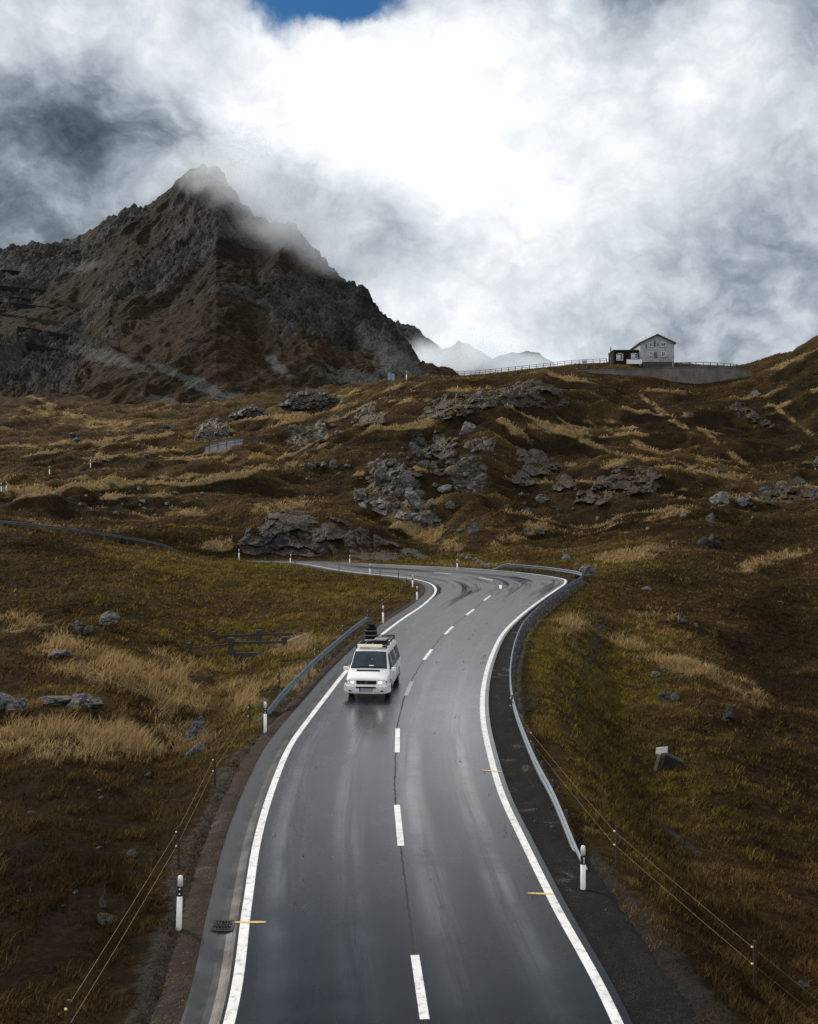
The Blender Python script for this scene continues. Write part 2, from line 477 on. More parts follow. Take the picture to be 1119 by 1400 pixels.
az_d = np.radians(np.linspace(-27, 27, 760))
az_l = np.radians(np.linspace(-180, -27.6, 70)); az_r = np.radians(np.linspace(27.6, 180, 70))
AZ = np.concatenate([az_l, az_d, az_r])
RR = np.concatenate([np.array([0.3, 1.5, 3.0]), np.geomspace(4.5, 100, 350), np.geomspace(100.8, 300, 480)[:], np.geomspace(303, 460, 75)])
A2, R2 = np.meshgrid(AZ, RR)
GX = R2 * np.sin(A2); GY = R2 * np.cos(A2)
GZ, GPX, GPY, GD, GRK, GDIST = height(GX, GY)
straw, green, grav, heath = tint_masks(GPX, (CY - (GZ - CAMZ) / np.maximum(GD, 1) * F), GX, GY, GD)
# crests also get pale straw: crest sunlight painted into the colour; patchy
n_s = fbm(GX / 7, GY / 7, 4, 71); n_l = fbm(GX / 30, GY / 22, 3, 75)
lap = np.zeros_like(GZ)
k = 6
lap[k:-k] = GZ[k:-k] - 0.5 * (GZ[2*k:] + GZ[:-2*k])
lap = np.clip(lap / (0.004 * R2 + 0.02), -2, 2)
convex = sstep(0.25, 1.3, lap + 0.35 * n_s) * sstep(110, 150, GD)
straw_a = np.clip(straw * (0.70 + 0.7 * n_s + 0.75 * fbm(GX / 2.6, GY / 2.2, 3, 79)) + 0.78 * convex * sstep(-0.35, 0.3, n_l) * (1 - 0.6 * sstep(290, 330, GD)) + 0.18 * sstep(0.25, 0.9, n_s), 0, 1)
green_a = np.clip(green * (0.8 + 0.5 * n_l), 0, 1)
verge = sstep(0.1, 0.3, GDIST) * (1 - sstep(0.5, 1.1, GDIST + 0.5 * n_s))
grav_a = np.clip(np.maximum(grav * 1.15, verge * 0.5), 0, 1)
dry_a = np.clip(sstep(-0.15, 0.75, fbm(GX / 16 + 0.4 * n_l, GY / 6.5, 4, 83) + 0.35 * fbm(GX / 3.0, GY / 1.6, 3, 87)) * (0.55 + 0.6 * sstep(-.4, .6, n_l)) + 0.6 * convex, 0, 1)  # last term paints golden crest light into the turf colour
hollow_shade = sstep(0.15, 1.1, -lap + 0.3 * n_s) * sstep(112, 140, GD)  # shade painted in: hollows take the dark turf colour
heath_shade_a = np.clip(0.75 * hollow_shade + heath * (0.85 + 0.7 * n_s + 0.5 * n_l), 0, 1) * (1 - 0.8 * np.clip(straw * 1.3, 0, 1))
dry_a = dry_a * (1 - 0.75 * heath_shade_a)
ground_attr = dict(heath=heath_shade_a.ravel(), dry=dry_a.ravel(), rock=GRK.ravel(), straw=straw_a.ravel(), green=green_a.ravel(), gravel=grav_a.ravel())

def ground_material():
    m, nt, b, out = new_mat('moorland')
    co = nt.coords()
    flat = nt.scale(co, (1, 1, 1.6))
    n0 = nt.noise(flat, 0.09, 4, 0.6); n1 = nt.noise(flat, 0.45, 6, 0.68, 0.6); n2 = nt.noise(flat, 2.6, 7, 0.75, 0.4); n3 = nt.noise(flat, 11.0, 5, 0.75)
    # heather brown / rust / dull olive turf
    c = nt.mix(nt.ss(n1, 0.36, 0.66), (0.016, 0.0105, 0.0050), (0.048, 0.029, 0.0115))
    c = nt.mix(nt.math('MULTIPLY', nt.ss(n2, 0.50, 0.68), 0.8), c, (0.088, 0.055, 0.020))
    c = nt.mix(nt.math('MULTIPLY', nt.ss(n0, 0.50, 0.66), 0.55), c, (0.032, 0.0175, 0.0085))
    c = nt.mix(nt.math('MULTIPLY', nt.attr('dry'), nt.math('ADD', 0.25, nt.ss(n2, 0.40, 0.66))), c, (0.120, 0.079, 0.030))
    gr = nt.math('MULTIPLY', nt.attr('green'), nt.ss(nt.math('ADD', n1, nt.math('MULTIPLY', n2, 0.6)), 0.60, 0.95))
    olive = nt.mix(nt.ss(n2, 0.35, 0.68), (0.040, 0.035, 0.008), (0.140, 0.105, 0.022))
    c = nt.mix(nt.math('MULTIPLY', gr, 0.85), c, olive)
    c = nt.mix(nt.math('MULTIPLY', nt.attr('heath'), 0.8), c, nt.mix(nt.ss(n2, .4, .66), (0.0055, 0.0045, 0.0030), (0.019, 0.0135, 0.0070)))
    sa = nt.math('ADD', nt.attr('straw'), nt.math('MULTIPLY', nt.math('SUBTRACT', nt.math('ADD', nt.math('MULTIPLY', n2, 0.65), nt.math('MULTIPLY', n3, 0.35)), 0.5), 1.7))
    sf = nt.ss(sa, 0.30, 0.78)
    strawc = nt.mix(nt.ss(n3, 0.35, 0.68), (0.15, 0.098, 0.042), (0.40, 0.285, 0.140))
    c = nt.mix(nt.math('MULTIPLY', sf, 0.92), c, strawc)
    # dark shadows between the clumps, painted into the turf colour
    c = nt.mix(nt.math('MULTIPLY', nt.ss(n3, 0.60, 0.42), 0.55), c, nt.mix(0.5, c, (0.012, 0.010, 0.007)))
    gravc = nt.mix(nt.ss(nt.noise(co, 26, 4, 0.8), 0.42, 0.66), (0.008, 0.0075, 0.007), (0.040, 0.035, 0.030))
    gravc = nt.mix(nt.math('MULTIPLY', nt.ss(n1, 0.45, 0.65), 0.5), gravc, (0.030, 0.020, 0.013))
    gf = nt.ss(nt.math('ADD', nt.attr('gravel'), nt.math('MULTIPLY', nt.math('SUBTRACT', n2, 0.5), 0.9)), 0.30, 0.55)
    c = nt.mix(gf, c, gravc)
    # bedrock: banded grey with lichen, showing where the mask and the steepness agree
    warp = nt.vmath('ADD', co, nt.vmath('MULTIPLY', nt.new('ShaderNodeTexNoise').outputs['Color'], (0.0, 0.0, 0.0)).outputs[0]).outputs[0]
    geo = nt.new('ShaderNodeNewGeometry'); sep = nt.new('ShaderNodeSeparateXYZ'); nt.l.new(geo.outputs['Normal'], sep.inputs[0])
    steep = nt.math('SUBTRACT', 1.0, sep.outputs[2])
    r1 = nt.noise(nt.scale(co, (0.9, 0.9, 2.2)), 0.9, 8, 0.72, 0.8); r2 = nt.noise(co, 5.5, 6, 0.75)
    rockc = nt.mix(nt.ss(r1, 0.36, 0.66), (0.026, 0.027, 0.028), (0.20, 0.20, 0.193))
    rockc = nt.mix(nt.math('MULTIPLY', nt.ss(r2, 0.55, 0.7), 0.5), rockc, (0.26, 0.26, 0.245))
    rockc = nt.mix(nt.math('MULTIPLY', nt.ss(n1, 0.5, 0.7), 0.35), rockc, (0.10, 0.085, 0.04))
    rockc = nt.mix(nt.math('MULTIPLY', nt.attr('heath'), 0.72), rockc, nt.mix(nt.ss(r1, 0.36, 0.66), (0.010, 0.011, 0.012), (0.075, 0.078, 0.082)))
    ra = nt.math('ADD', nt.math('MULTIPLY', nt.attr('rock'), 0.86), nt.math('MULTIPLY', steep, 0.9))
    ra = nt.math('ADD', ra, nt.math('MULTIPLY', nt.math('SUBTRACT', nt.math('ADD', nt.math('MULTIPLY', r1, 0.5), nt.math('MULTIPLY', n1, 0.5)), 0.5), 1.5))
    rf = nt.math('MULTIPLY', nt.ss(ra, 0.86, 1.0), nt.ss(n1, 0.58, 0.45))
    c = nt.mix(rf, c, rockc)
    nt.set(b.inputs['Base Color'], c)
    nt.set(b.inputs['Roughness'], nt.math('SUBTRACT', 0.93, nt.math('MULTIPLY', nt.math('MAXIMUM', gf, nt.math('MULTIPLY', rf, 0.8)), 0.38)))
    nt.set(b.inputs['Specular IOR Level'], nt.math('ADD', 0.03, nt.math('MULTIPLY', nt.math('MAXIMUM', nt.math('MULTIPLY', gf, .3), rf), 0.25)))
    hb = nt.math('ADD', nt.math('MULTIPLY', n2, 0.7), nt.math('MULTIPLY', n3, 0.3))
    nrm = nt.bump(n1, 0.6, 0.7)
    nrm = nt.bump(hb, 0.95, 0.30, nrm)
    nrm = nt.bump(nt.math('MULTIPLY', nt.math('ADD', r1, nt.math('MULTIPLY', r2, 0.3)), rf), 0.9, 0.9, nrm)
    nt.set(b.inputs['Normal'], nrm)
    return m
M_GROUND = ground_material()
nr, nc = GX.shape
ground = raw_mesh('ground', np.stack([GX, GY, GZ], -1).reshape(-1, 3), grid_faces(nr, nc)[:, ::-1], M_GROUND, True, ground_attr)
tag(ground, 'brown autumn moorland of heather and straw grass around the road', 'ground', kind='structure')

# ================================================================== MOUNTAINS
def interp(x, pts):
    xs, ys = zip(*pts); return np.interp(x, xs, ys)
SKY_MAIN = [(-420,520),(-250,420),(-120,365),(0,338),(60,334),(110,322),(150,291),(180,276),(205,275),(232,262),(242,250),(262,240),(279,231),(296,227),(310,243),(330,272),(350,296),(372,305),(400,316),(436,347),(467,378),(503,405),(530,428),(545,450),(560,472),(577,488),(609,512),(640,535),(700,570)]
RIDGE_D = [(-420,900),(-250,930),(0,960),(110,930),(180,880),(235,850),(280,830),(350,760),(400,710),(467,640),(545,560),(609,500),(700,470)]
BASE_Z = [(-420,26),(0,26),(300,28),(450,30),(700,30)]
def build_main_mountain():
    pxs = np.concatenate([np.linspace(-420, -60, 80), np.linspace(-58, 660, 620)])
    ts = np.concatenate([np.linspace(0, 1, 420), np.linspace(1.006, 1.5, 60)])
    PX, T = np.meshgrid(pxs, ts)
    sky = interp(PX, SKY_MAIN); rd = interp(PX, RIDGE_D); bz = interp(PX, BASE_Z)
    d0 = 345.0
    D = d0 + (rd - d0) * T
    zr = CAMZ + (CY - sky) / F * rd
    Tc = np.clip(T, 0, 1)
    Z = bz + (zr - bz) * (0.62 * Tc + 0.38 * Tc ** 1.9)
    Z = np.where(T > 1, zr - (D - rd) * 0.75, Z)
    X = (PX - CX) / F * D; Y = D
    env = sstep(0, 0.12, Tc)
    hgt = np.clip((Z - 50) / 260, 0, 1)
    edge = 1 - 0.30 * sstep(0.88, 1.0, T) * (1 - sstep(1.0, 1.1, T))
    wx = X + 22 * noise2(X / 120, Y / 120, 90); wy = Y + 22 * noise2(X / 120, Y / 120 + 7, 91)
    gul = ridged(wx / 95, wy / 210, 5, 101, 0.55) - 1.0
    crag = ridged(wx / 34 + Z / 90, wy / 40, 5, 111, 0.62) - 1.0
    fine = ridged(X / 11, Y / 13 + Z / 17, 4, 121, 0.6) - 0.9
    rocky = sstep(0.10, 0.5, fbm(wx / 150, wy / 190, 4, 131) * 0.8 + 0.75 * hgt + 0.55 * sstep(330, 560, PX) + 0.02 + 0.5 * ell(PX, T, 470, 0.45, 150, 0.3))
    dz = env * edge * (gul * 8 + rocky * (crag * 5.2 * (0.45 + 0.55 * hgt) + fine * 1.4 + fbm(X / 9, Y / 8 + Z / 7, 4, 127, .6) * 2.4) + (1 - rocky) * (fbm(X / 14, Y / 14, 4, 141) * 1.3))
    Z = Z + dz
    # grey scree fans: photo regions on the face
    prow = CY - (Z - CAMZ) / Y * F
    scree = np.zeros_like(Z)
    for e in [(140,487,70,13,14),(235,510,45,10,30),(275,528,50,12,24),(530,482,70,26,36),(490,520,90,18,12),(240,555,60,10,20),(330,545,50,10,10),(180,500,40,7,14),(560,510,60,14,10),(20,372,30,20,0),(110,365,60,10,-6),(380,500,30,10,40)]:
        scree = np.maximum(scree, ell(PX, prow, *e))
    V = np.stack([X, Y, Z], -1).reshape(-1, 3)
    m, nt, b, out = new_mat('alpine_rock_face')
    co = nt.coords()
    n0 = nt.noise(co, 0.011, 6, 0.65, 0.5); n1 = nt.noise(nt.scale(co, (1, 1, 0.6)), 0.05, 8, 0.72, 0.6); n2 = nt.noise(co, 0.28, 6, 0.78); n3 = nt.noise(co, 1.1, 3, 0.8)
    geo = nt.new('ShaderNodeNewGeometry'); sep = nt.new('ShaderNodeSeparateXYZ'); nt.l.new(geo.outputs['Normal'], sep.inputs[0])
    turf = nt.mix(nt.ss(n1, 0.35, 0.7), (0.011, 0.0095, 0.0082), (0.030, 0.0230, 0.0160))
    turf = nt.mix(nt.math('MULTIPLY', nt.attr('low'), nt.ss(n1, 0.30, 0.62)), turf, nt.mix(nt.ss(n2, .4, .66), (0.024, 0.0165, 0.0085), (0.078, 0.050, 0.023)))
    turf = nt.mix(nt.math('MULTIPLY', nt.ss(n2, 0.5, 0.72), 0.6), turf, (0.058, 0.043, 0.027))
    rock = nt.mix(nt.ss(nt.math('ADD', nt.math('MULTIPLY', n1, 0.5), nt.math('MULTIPLY', n2, 0.5)), 0.38, 0.64), (0.015, 0.015, 0.0155), (0.078, 0.075, 0.071))
    rock = nt.mix(nt.math('MULTIPLY', nt.ss(n3, 0.58, 0.72), 0.6), rock, (0.17, 0.17, 0.165))
    rf = nt.math('ADD', nt.attr('rocky'), nt.math('MULTIPLY', nt.math('SUBTRACT', nt.math('ADD', nt.math('MULTIPLY', n1, 0.6), nt.math('MULTIPLY', n2, 0.4)), 0.5), 2.2))
    rf = nt.ss(nt.math('ADD', rf, nt.math('MULTIPLY', nt.math('SUBTRACT', 0.80, sep.outputs[2]), 0.9)), 0.35, 0.75)
    c = nt.mix(rf, turf, rock)
    sc = nt.ss(nt.math('ADD', nt.attr('scree'), nt.math('MULTIPLY', nt.math('SUBTRACT', nt.math('ADD', nt.math('MULTIPLY', n2, 0.45), nt.math('MULTIPLY', n1, 0.55)), 0.5), 3.4)), 0.45, 0.80)
    c = nt.mix(nt.math('MULTIPLY', sc, 0.9), c, nt.mix(nt.ss(n3, 0.3, 0.7), (0.045, 0.050, 0.049), (0.150, 0.158, 0.150)))
    nt.set(b.inputs['Base Color'], c); b.inputs['Roughness'].default_value = 0.9; b.inputs['Specular IOR Level'].default_value = 0.04
    nrm = nt.bump(n1, 0.8, 9.0); nrm = nt.bump(n2, 0.9, 3.0, nrm); nrm = nt.bump(n3, 0.6, 0.8, nrm)
    nt.set(b.inputs['Normal'], nrm)
    o = raw_mesh('mountain', V, grid_faces(*X.shape), m, True, dict(rocky=(rocky * (1 - .45 * sstep(.35, .05, hgt))).ravel(), scree=scree.ravel(), low=sstep(.55, .05, hgt).ravel()))
    tag(o, 'dark rocky pyramid mountain with its summit in cloud', 'mountain', kind='structure')
    return PX, T, X, Y, Z, m
MPX, MT, MX, MY, MZ, M_MOUNT = build_main_mountain()
_mrow = CY - (MZ - CAMZ) / MY * F
def mount_hit(px, py):
    j = int(np.argmin(np.abs(MPX[0] - px))); colr = _mrow[:, j]
    k = int(np.argmax(colr <= py))
    return Vector((MX[k, j], MY[k, j], MZ[k, j]))

def far_peak(name, label, sky, d0, d1, seed, rock, rough=1.0):
    pxs = np.linspace(sky[0][0], sky[-1][0], 260); ts = np.linspace(0, 1.4, 150)
    PX, T = np.meshgrid(pxs, ts)
    s = interp(PX, sky); D = d0 + (d1 - d0) * T
    zr = CAMZ + (CY - s) / F * d1
    Z = np.where(T <= 1, 40 + (zr - 40) * np.clip(T, 0, 1) ** 1.25, zr - (D - d1) * 0.8)
    X = (PX - CX) / F * D
    e = sstep(0, .1, T) * (1 - 0.6 * sstep(0.85, 1.0, T))
    Z = Z + e * ((ridged(X / 190, D / 260, 5, seed, 0.58) - 1) * 32 * rough + (ridged(X / 50, D / 60, 4, seed + 9, 0.6) - 1) * 9 * rough)
    o = raw_mesh(name, np.stack([X, D, Z], -1).reshape(-1, 3), grid_faces(*X.shape), M_MOUNT, True, dict(rocky=np.full(X.size, rock), scree=np.zeros(X.size), low=np.zeros(X.size)))
    tag(o, label, 'mountain', kind='structure')
far_peak('distant_mountain', 'pale misty ridge falling right behind the main mountain', [(440,560),(500,470),(530,445),(545,436),(556,444),(568,452),(585,462),(600,474),(615,470),(628,466),(640,472),(660,486),(700,515),(760,560)], 1500, 2300, 301, 0.7)
far_peak('distant_mountain', 'low rounded misty peak left of the pass house', [(560,560),(620,522),(650,500),(680,486),(700,480),(720,478),(738,482),(752,491),(762,500),(790,512),(860,530),(960,560)], 1300, 1900, 331, 0.5, 0.3)

# ================================================================== ROAD
def asphalt_material():
    m, nt, b, out = new_mat('wet_asphalt')
    co = nt.coords()
    ac = nt.attr('across'); al = nt.attr('along'); wd = nt.attr('halfwidth')
    cmb = nt.new('ShaderNodeCombineXYZ'); nt.l.new(ac, cmb.inputs[0]); nt.l.new(al, cmb.inputs[1])
    lane = cmb.outputs[0]
    streak = nt.noise(nt.scale(lane, (2.2, 0.07, 1)), 1.0, 5, 0.65, 0.3)
    streak2 = nt.noise(nt.scale(lane, (0.8, 0.035, 1)), 1.0, 3, 0.6, 0.4)
    blot = nt.noise(co, 0.35, 6, 0.65, 0.5); gran = nt.noise(co, 42, 3, 0.8); agg = nt.noise(co, 120, 2, 0.7)
    # wheel paths: two per lane
    def path(c0):
        q = nt.math('DIVIDE', nt.math('SUBTRACT', ac, c0), 0.34)
        return nt.math('POWER', 2.718, nt.math('MULTIPLY', nt.math('MULTIPLY', q, q), -1.0))
    wp = nt.math('ADD', nt.math('ADD', path(0.85), path(2.45)), nt.math('ADD', path(4.25), path(5.85)))
    wp = nt.math('MULTIPLY', wp, nt.math('MULTIPLY', nt.ss(blot, 0.25, 0.65), nt.math('MULTIPLY', nt.ss(streak, 0.30, 0.62), 1.15)))
    bend = nt.ss(al, 92.0, 112.0)
    tyre = nt.math('MULTIPLY', bend, nt.ss(nt.math('ADD', nt.math('MULTIPLY', streak, .7), nt.math('MULTIPLY', streak2, .3)), 0.46, 0.58))
    c = nt.mix(nt.ss(gran, 0.35, 0.7), (0.0022, 0.0034, 0.0054), (0.0135, 0.0175, 0.0245))
    c = nt.mix(nt.math('MULTIPLY', nt.ss(agg, 0.6, 0.74), 0.5), c, (0.052, 0.056, 0.062))
    c = nt.mix(nt.math('MULTIPLY', nt.ss(blot, 0.45, 0.7), 0.4), c, (0.022, 0.025, 0.029))
    nt.set(b.inputs['Base Color'], c)
    # drier and wetter patches: only the gloss changes
    r = nt.math('SUBTRACT', 0.29, nt.math('MULTIPLY', wp, 0.10))
    r = nt.math('ADD', r, nt.math('MULTIPLY', nt.math('SUBTRACT', blot, 0.5), 0.22))
    r = nt.math('ADD', r, nt.math('MULTIPLY', nt.math('SUBTRACT', streak2, 0.5), 0.22))
    r = nt.math('ADD', r, nt.math('MULTIPLY', tyre, 0.42), clamp=True)
    nt.set(b.inputs['Roughness'], nt.math('MAXIMUM', r, 0.13))
    sp = nt.math('SUBTRACT', 0.23, nt.math('MULTIPLY', tyre, 0.22))
    sp = nt.math('ADD', sp, nt.math('MULTIPLY', wp, 0.16))
    nt.set(b.inputs['Specular IOR Level'], sp)
    # film of rain water: thinner on the rubber streaks of the bend
    nt.set(b.inputs['Coat Weight'], nt.math('SUBTRACT', nt.math('ADD', nt.math('ADD', 0.14, nt.math('MULTIPLY', nt.ss(al, 42.0, 74.0), .95)), nt.math('MULTIPLY', wp, 0.45)), nt.math('MULTIPLY', tyre, 0.95), clamp=True)); nt.set(b.inputs['Coat Roughness'], nt.math('ADD', nt.math('ADD', 0.08, nt.math('MULTIPLY', blot, 0.14)), nt.math('MULTIPLY', nt.ss(al, 52.0, 86.0), 0.26))); b.inputs['Coat IOR'].default_value = 1.6
    h = nt.math('ADD', nt.math('MULTIPLY', gran, 0.6), nt.math('MULTIPLY', agg, 0.5))
    nt.set(b.inputs['Normal'], nt.bump(h, 0.30, 0.004))
    return m
M_ASPHALT = asphalt_material()
def build_road():
    nx = 20; rows = []; ac = []; al = []; hw = []
    L = LC; R = RC; s = 0.0
    for i in range(len(L)):
        l, r = L[i], R[i]; w = (r - l); wl = w.length; u = w / wl
        if i: s += ((L[i] - L[i-1]).length + (R[i] - R[i-1]).length) / 2
        a = l - u * 0.16; bq = r + u * 0.26
        for k in range(nx + 1):
            t = k / nx; p = a.lerp(bq, t)
            crown = 0.03 * (1 - (2 * t - 1) ** 2)
            rows.append((p.x, p.y, p.z + crown)); ac.append((t * (wl + .42)) * 6.7 / max(wl, 6.7) if wl > 6.7 else t * (wl + .42)); al.append(s); hw.append(wl)
    V = np.array(rows)
    o = raw_mesh('road', V, grid_faces(len(L), nx + 1), M_ASPHALT, True, dict(across=ac, along=al, halfwidth=hw))
    return tag(o, 'wet dark asphalt mountain road bending round a hairpin', 'road', kind='structure')
road = build_road()
from mathutils.bvhtree import BVHTree
_rbv = BVHTree.FromPolygons([v.co.copy() for v in road.data.vertices], [tuple(p.vertices) for p in road.data.polygons])
def road_z(x, y, default=None):
    h = _rbv.ray_cast(Vector((x, y, 60)), Vector((0, 0, -1)))
    return h[0].z if h[0] is not None else (y * SLOPE if default is None else default)

M_PAINT = simple('worn_white_road_paint', (0.72, 0.73, 0.74), 0.45, var=0.10, scale=2.2, dirt=(0.20, 0.21, 0.22), dirt_amt=0.75)
M_YELLOW = simple('yellow_survey_paint', (0.62, 0.43, 0.14), 0.6, var=0.2, scale=9)
M_TAR = simple('dark_tar_joint', (0.008, 0.008, 0.009), 0.55)
def ribbon(name, pts, width, mat, lift=0.004, jitter=0.0, nx=4, parent=None, wfun=None):
    """strip lying on the asphalt, following its crossfall"""
    V = []; n = len(pts)
    for i, p in enumerate(pts):
        t = pts[min(i + 1, n - 1)] - pts[max(i - 1, 0)]; t.z = 0; t.normalize()
        s = Vector((t.y, -t.x, 0)); w = width if wfun is None else wfun(i)
        off = (random.random() - .5) * jitter
        for k in range(nx + 1):
            q = p + s * (w * (k / nx - .5) + off)
            V.append((q.x, q.y, road_z(q.x, q.y, p.z) + lift))
    o = raw_mesh(name, np.array(V), grid_faces(n, nx + 1), mat, False, parent=parent)
    return o
ribbon('edge_line', resample(LC, 0.35), 0.20, M_PAINT, 0.004, parent=road)
ribbon('edge_line', resample(RC, 0.35), 0.20, M_PAINT, 0.004, parent=road)
DASH = [((581,1396),(567.5,1308)), ((548.5,1158),(543,1102)), ((543.5,1030),(544,997)), ((555.5,952),(563.5,932.5)), ((580,903),(590.5,888.5)),
        ((608.5,868),(619.5,857)), ((638,841.5),(648.5,833.5)), ((662,821.5),(670.5,815)), ((656,790),(674.5,794)), ((594,783.2),(618,785.2))]
for a, bq in DASH:
    A, B = RP(*a), RP(*bq); n = 8
    ribbon('centre_dash', [A.lerp(B, i / n) for i in range(n + 1)], 0.17 if A.y < 90 else 0.2, M_PAINT, 0.0042, parent=road)
A, B = RP(684.5, 805.5), RP(684.5, 800); ribbon('centre_dash', [A.lerp(B, i / 4) for i in range(5)], 0.22, M_PAINT, 0.0042, parent=road)
SEAM = [(600,1500),(581,1396),(567,1308),(555,1215),(548,1158),(541,1100),(540,1060),(541.5,1030),(543,997),(549,970),(554.5,950),(563,931),(577,907),(590,888.5),(608,868),(620,856.5),(637,842),(648.5,833.5),(661,822),(670,815),(677,807),(678.5,800),(674,794.5)]
ribbon('centre_joint', resample(catmull([RP(*q) for q in SEAM], 8), 0.22), 0.05, M_TAR, 0.0025, jitter=0.035, nx=2, parent=road, wfun=lambda i: 0.03 + 0.035 * random.random())
for q0, q1 in (((322,1261),(364,1261.5)), ((722,1222),(758,1223)), ((658,1053.5),(686,1055))):
    A, B = RP(*q0), RP(*q1); ribbon('survey_mark', [A.lerp(B, i / 6) for i in range(7)], 0.085, M_YELLOW, 0.0075, parent=road, wfun=lambda i: 0.05 if i in (0, 6) else 0.09)

# ---- concrete gutter on the left, gravel shoulder strips
def concrete_gutter_mat():
    m, nt, b, out = new_mat('wet_concrete')
    co = nt.coords(); n = nt.noise(co, 1.3, 6, 0.7); n2 = nt.noise(co, 30, 4, 0.7)
    c = nt.mix(nt.ss(n, 0.35, 0.65), (0.018, 0.019, 0.021), (0.050, 0.052, 0.056)); c = nt.mix(nt.math('MULTIPLY', nt.ss(n2, .5, .7), .4), c, (0.03, 0.03, 0.032))
    nt.set(b.inputs['Base Color'], c); nt.set(b.inputs['Roughness'], nt.math('MULTIPLY', nt.ss(n, 0.2, 0.8), 0.5)); b.inputs['Roughness'].default_value = .3
    nt.set(b.inputs['Roughness'], nt.math('ADD', 0.16, nt.math('MULTIPLY', n, 0.4)))
    nt.set(b.inputs['Normal'], nt.bump(n2, 0.35, 0.01))
    return m
M_GUT = concrete_gutter_mat()
g = MB()
gut_path = [(o, s, u) for (o, s, u) in LF if o.y < 118 and o.x > -30]
g.sweep(gut_path, [(0.161, -0.14), (0.161, -0.012), (0.24, -0.030), (0.36, -0.062), (0.50, -0.070), (0.64, -0.045), (0.78, 0.004), (0.84, 0.006), (0.86, -0.16)])
tag(g.build('gutter', M_GUT, smooth=False, fix=False), 'shallow wet concrete drainage gutter along the left road edge', 'gutter', kind='structure')
def strip(name, fr, prof, amp, mat, label):
    V = []; n = len(prof)
    for (o, s, u) in fr:
        for (a, z) in prof: V.append(o + s * a + u * z)
    V = np.array(V); nz = fbm(V[:, 0] * 2.1, V[:, 1] * 2.1, 4, 201)
    inner = np.tile(np.array([0.0] + [1.0] * (n - 1)), len(fr))
    V[:, 2] += nz * amp * inner
    tag(raw_mesh(name, V, grid_faces(len(fr), n), mat, True), label, 'gravel', kind='structure')
def gravel_mat(name, dark, light, wet):
    m, nt, b, out = new_mat(name); co = nt.coords()
    vor = nt.new('ShaderNodeTexVoronoi'); vor.inputs['Scale'].default_value = 26; nt.l.new(co, vor.inputs['Vector'])
    n = nt.noise(co, 1.1, 6, 0.7, 0.5); n2 = nt.noise(co, 30, 4, .75)
    c = nt.mix(nt.ss(n2, 0.4, 0.68), dark, light); c = nt.mix(nt.math('MULTIPLY', nt.ss(n, 0.42, 0.62), 0.7), c, dark)
    nt.set(b.inputs['Base Color'], c); nt.set(b.inputs['Roughness'], nt.math('SUBTRACT', 0.85, nt.math('MULTIPLY', nt.ss(n, 0.50, 0.68), wet)))
    wet_ = nt.ss(nt.noise(co, 0.8, 5, 0.65, 1.2), 0.58, 0.68)
    nt.set(b.inputs['Specular IOR Level'], nt.math('ADD', 0.10, nt.math('MULTIPLY', wet_, wet)))
    nt.set(b.inputs['Roughness'], nt.math('SUBTRACT', 0.85, nt.math('MULTIPLY', wet_, wet * 1.25)))
    c = nt.mix(nt.math('MULTIPLY', nt.ss(nt.noise(co, 9.0, 3, .7), 0.60, 0.72), 0.6), c, tuple(q * 1.9 for q in light)); nt.set(b.inputs['Base Color'], c)
    nt.set(b.inputs['Normal'], nt.bump(vor.outputs['Distance'], 0.7, 0.03, nt.bump(n2, 0.5, 0.02)))
    return m
M_GRAV = gravel_mat('wet_dark_gravel', (0.006, 0.006, 0.0065), (0.026, 0.026, 0.026), 0.50)
M_GRAVB = gravel_mat('brown_verge_gravel', (0.013, 0.010, 0.008), (0.085, 0.060, 0.042), 0.10)
RFc = [f for f in RF if -5 < f[0].y < 112 and not (f[0].y > 104 and f[0].x < 5)]
strip('gravel_shoulder', RFc, [(0.262, -0.02), (0.40, -0.055), (0.60, -0.07), (0.80, -0.06), (1.00, -0.07), (1.25, -0.05), (1.5, -0.10), (1.75, -0.3)], 0.045, M_GRAV, 'dark wet gravel shoulder between the asphalt and the right guardrail')
LFc = [f for f in LF if -5 < f[0].y < 118 and f[0].x > -16]
strip('gravel_shoulder', LFc, [(0.85, -0.02), (0.95, -0.02), (1.05, -0.01), (1.2, -0.03), (1.4, -0.09), (1.6, -0.3)], 0.04, M_GRAVB, 'brown gritty verge strip outside the left gutter')
# ================================================================== MATERIALS FOR THINGS
M_STEEL = simple('galvanised_steel', (0.13, 0.165, 0.21), 0.6, metal=0.1, spec=0.22, var=0.2, scale=5, dirt=(0.16, 0.17, 0.18), dirt_amt=0.5)
M_STEELD = simple('weathered_steel_post', (0.13, 0.14, 0.15), 0.5, metal=0.6, var=0.25, scale=7)
M_WHITEP = simple('white_plastic', (0.78, 0.78, 0.77), 0.4, var=0.06, scale=8, dirt=(0.42, 0.40, 0.36), dirt_amt=0.35)
M_BLACKP = simple('black_plastic', (0.012, 0.012, 0.013), 0.45)
M_REFL = simple('reflector_glass', (0.72, 0.73, 0.75), 0.15, var=0.04)
M_WOODD = simple('dark_weathered_timber', (0.022, 0.020, 0.019), 0.8, var=0.4, scale=14, bump=0.01, bscale=30, dirt=(0.075, 0.073, 0.070), dirt_amt=0.5)
M_WOODP = simple('brown_fence_post', (0.030, 0.022, 0.016), 0.8, var=0.35, scale=14)
M_ROPE = simple('yellow_electric_rope', (0.22, 0.165, 0.075), 0.7, var=0.2)
M_INSUL = simple('cream_insulator', (0.80, 0.62, 0.30), 0.4)
M_CONC = simple('grey_concrete', (0.26, 0.265, 0.27), 0.75, var=0.3, scale=3, bump=0.01, bscale=25, dirt=(0.10, 0.10, 0.10), dirt_amt=0.6)
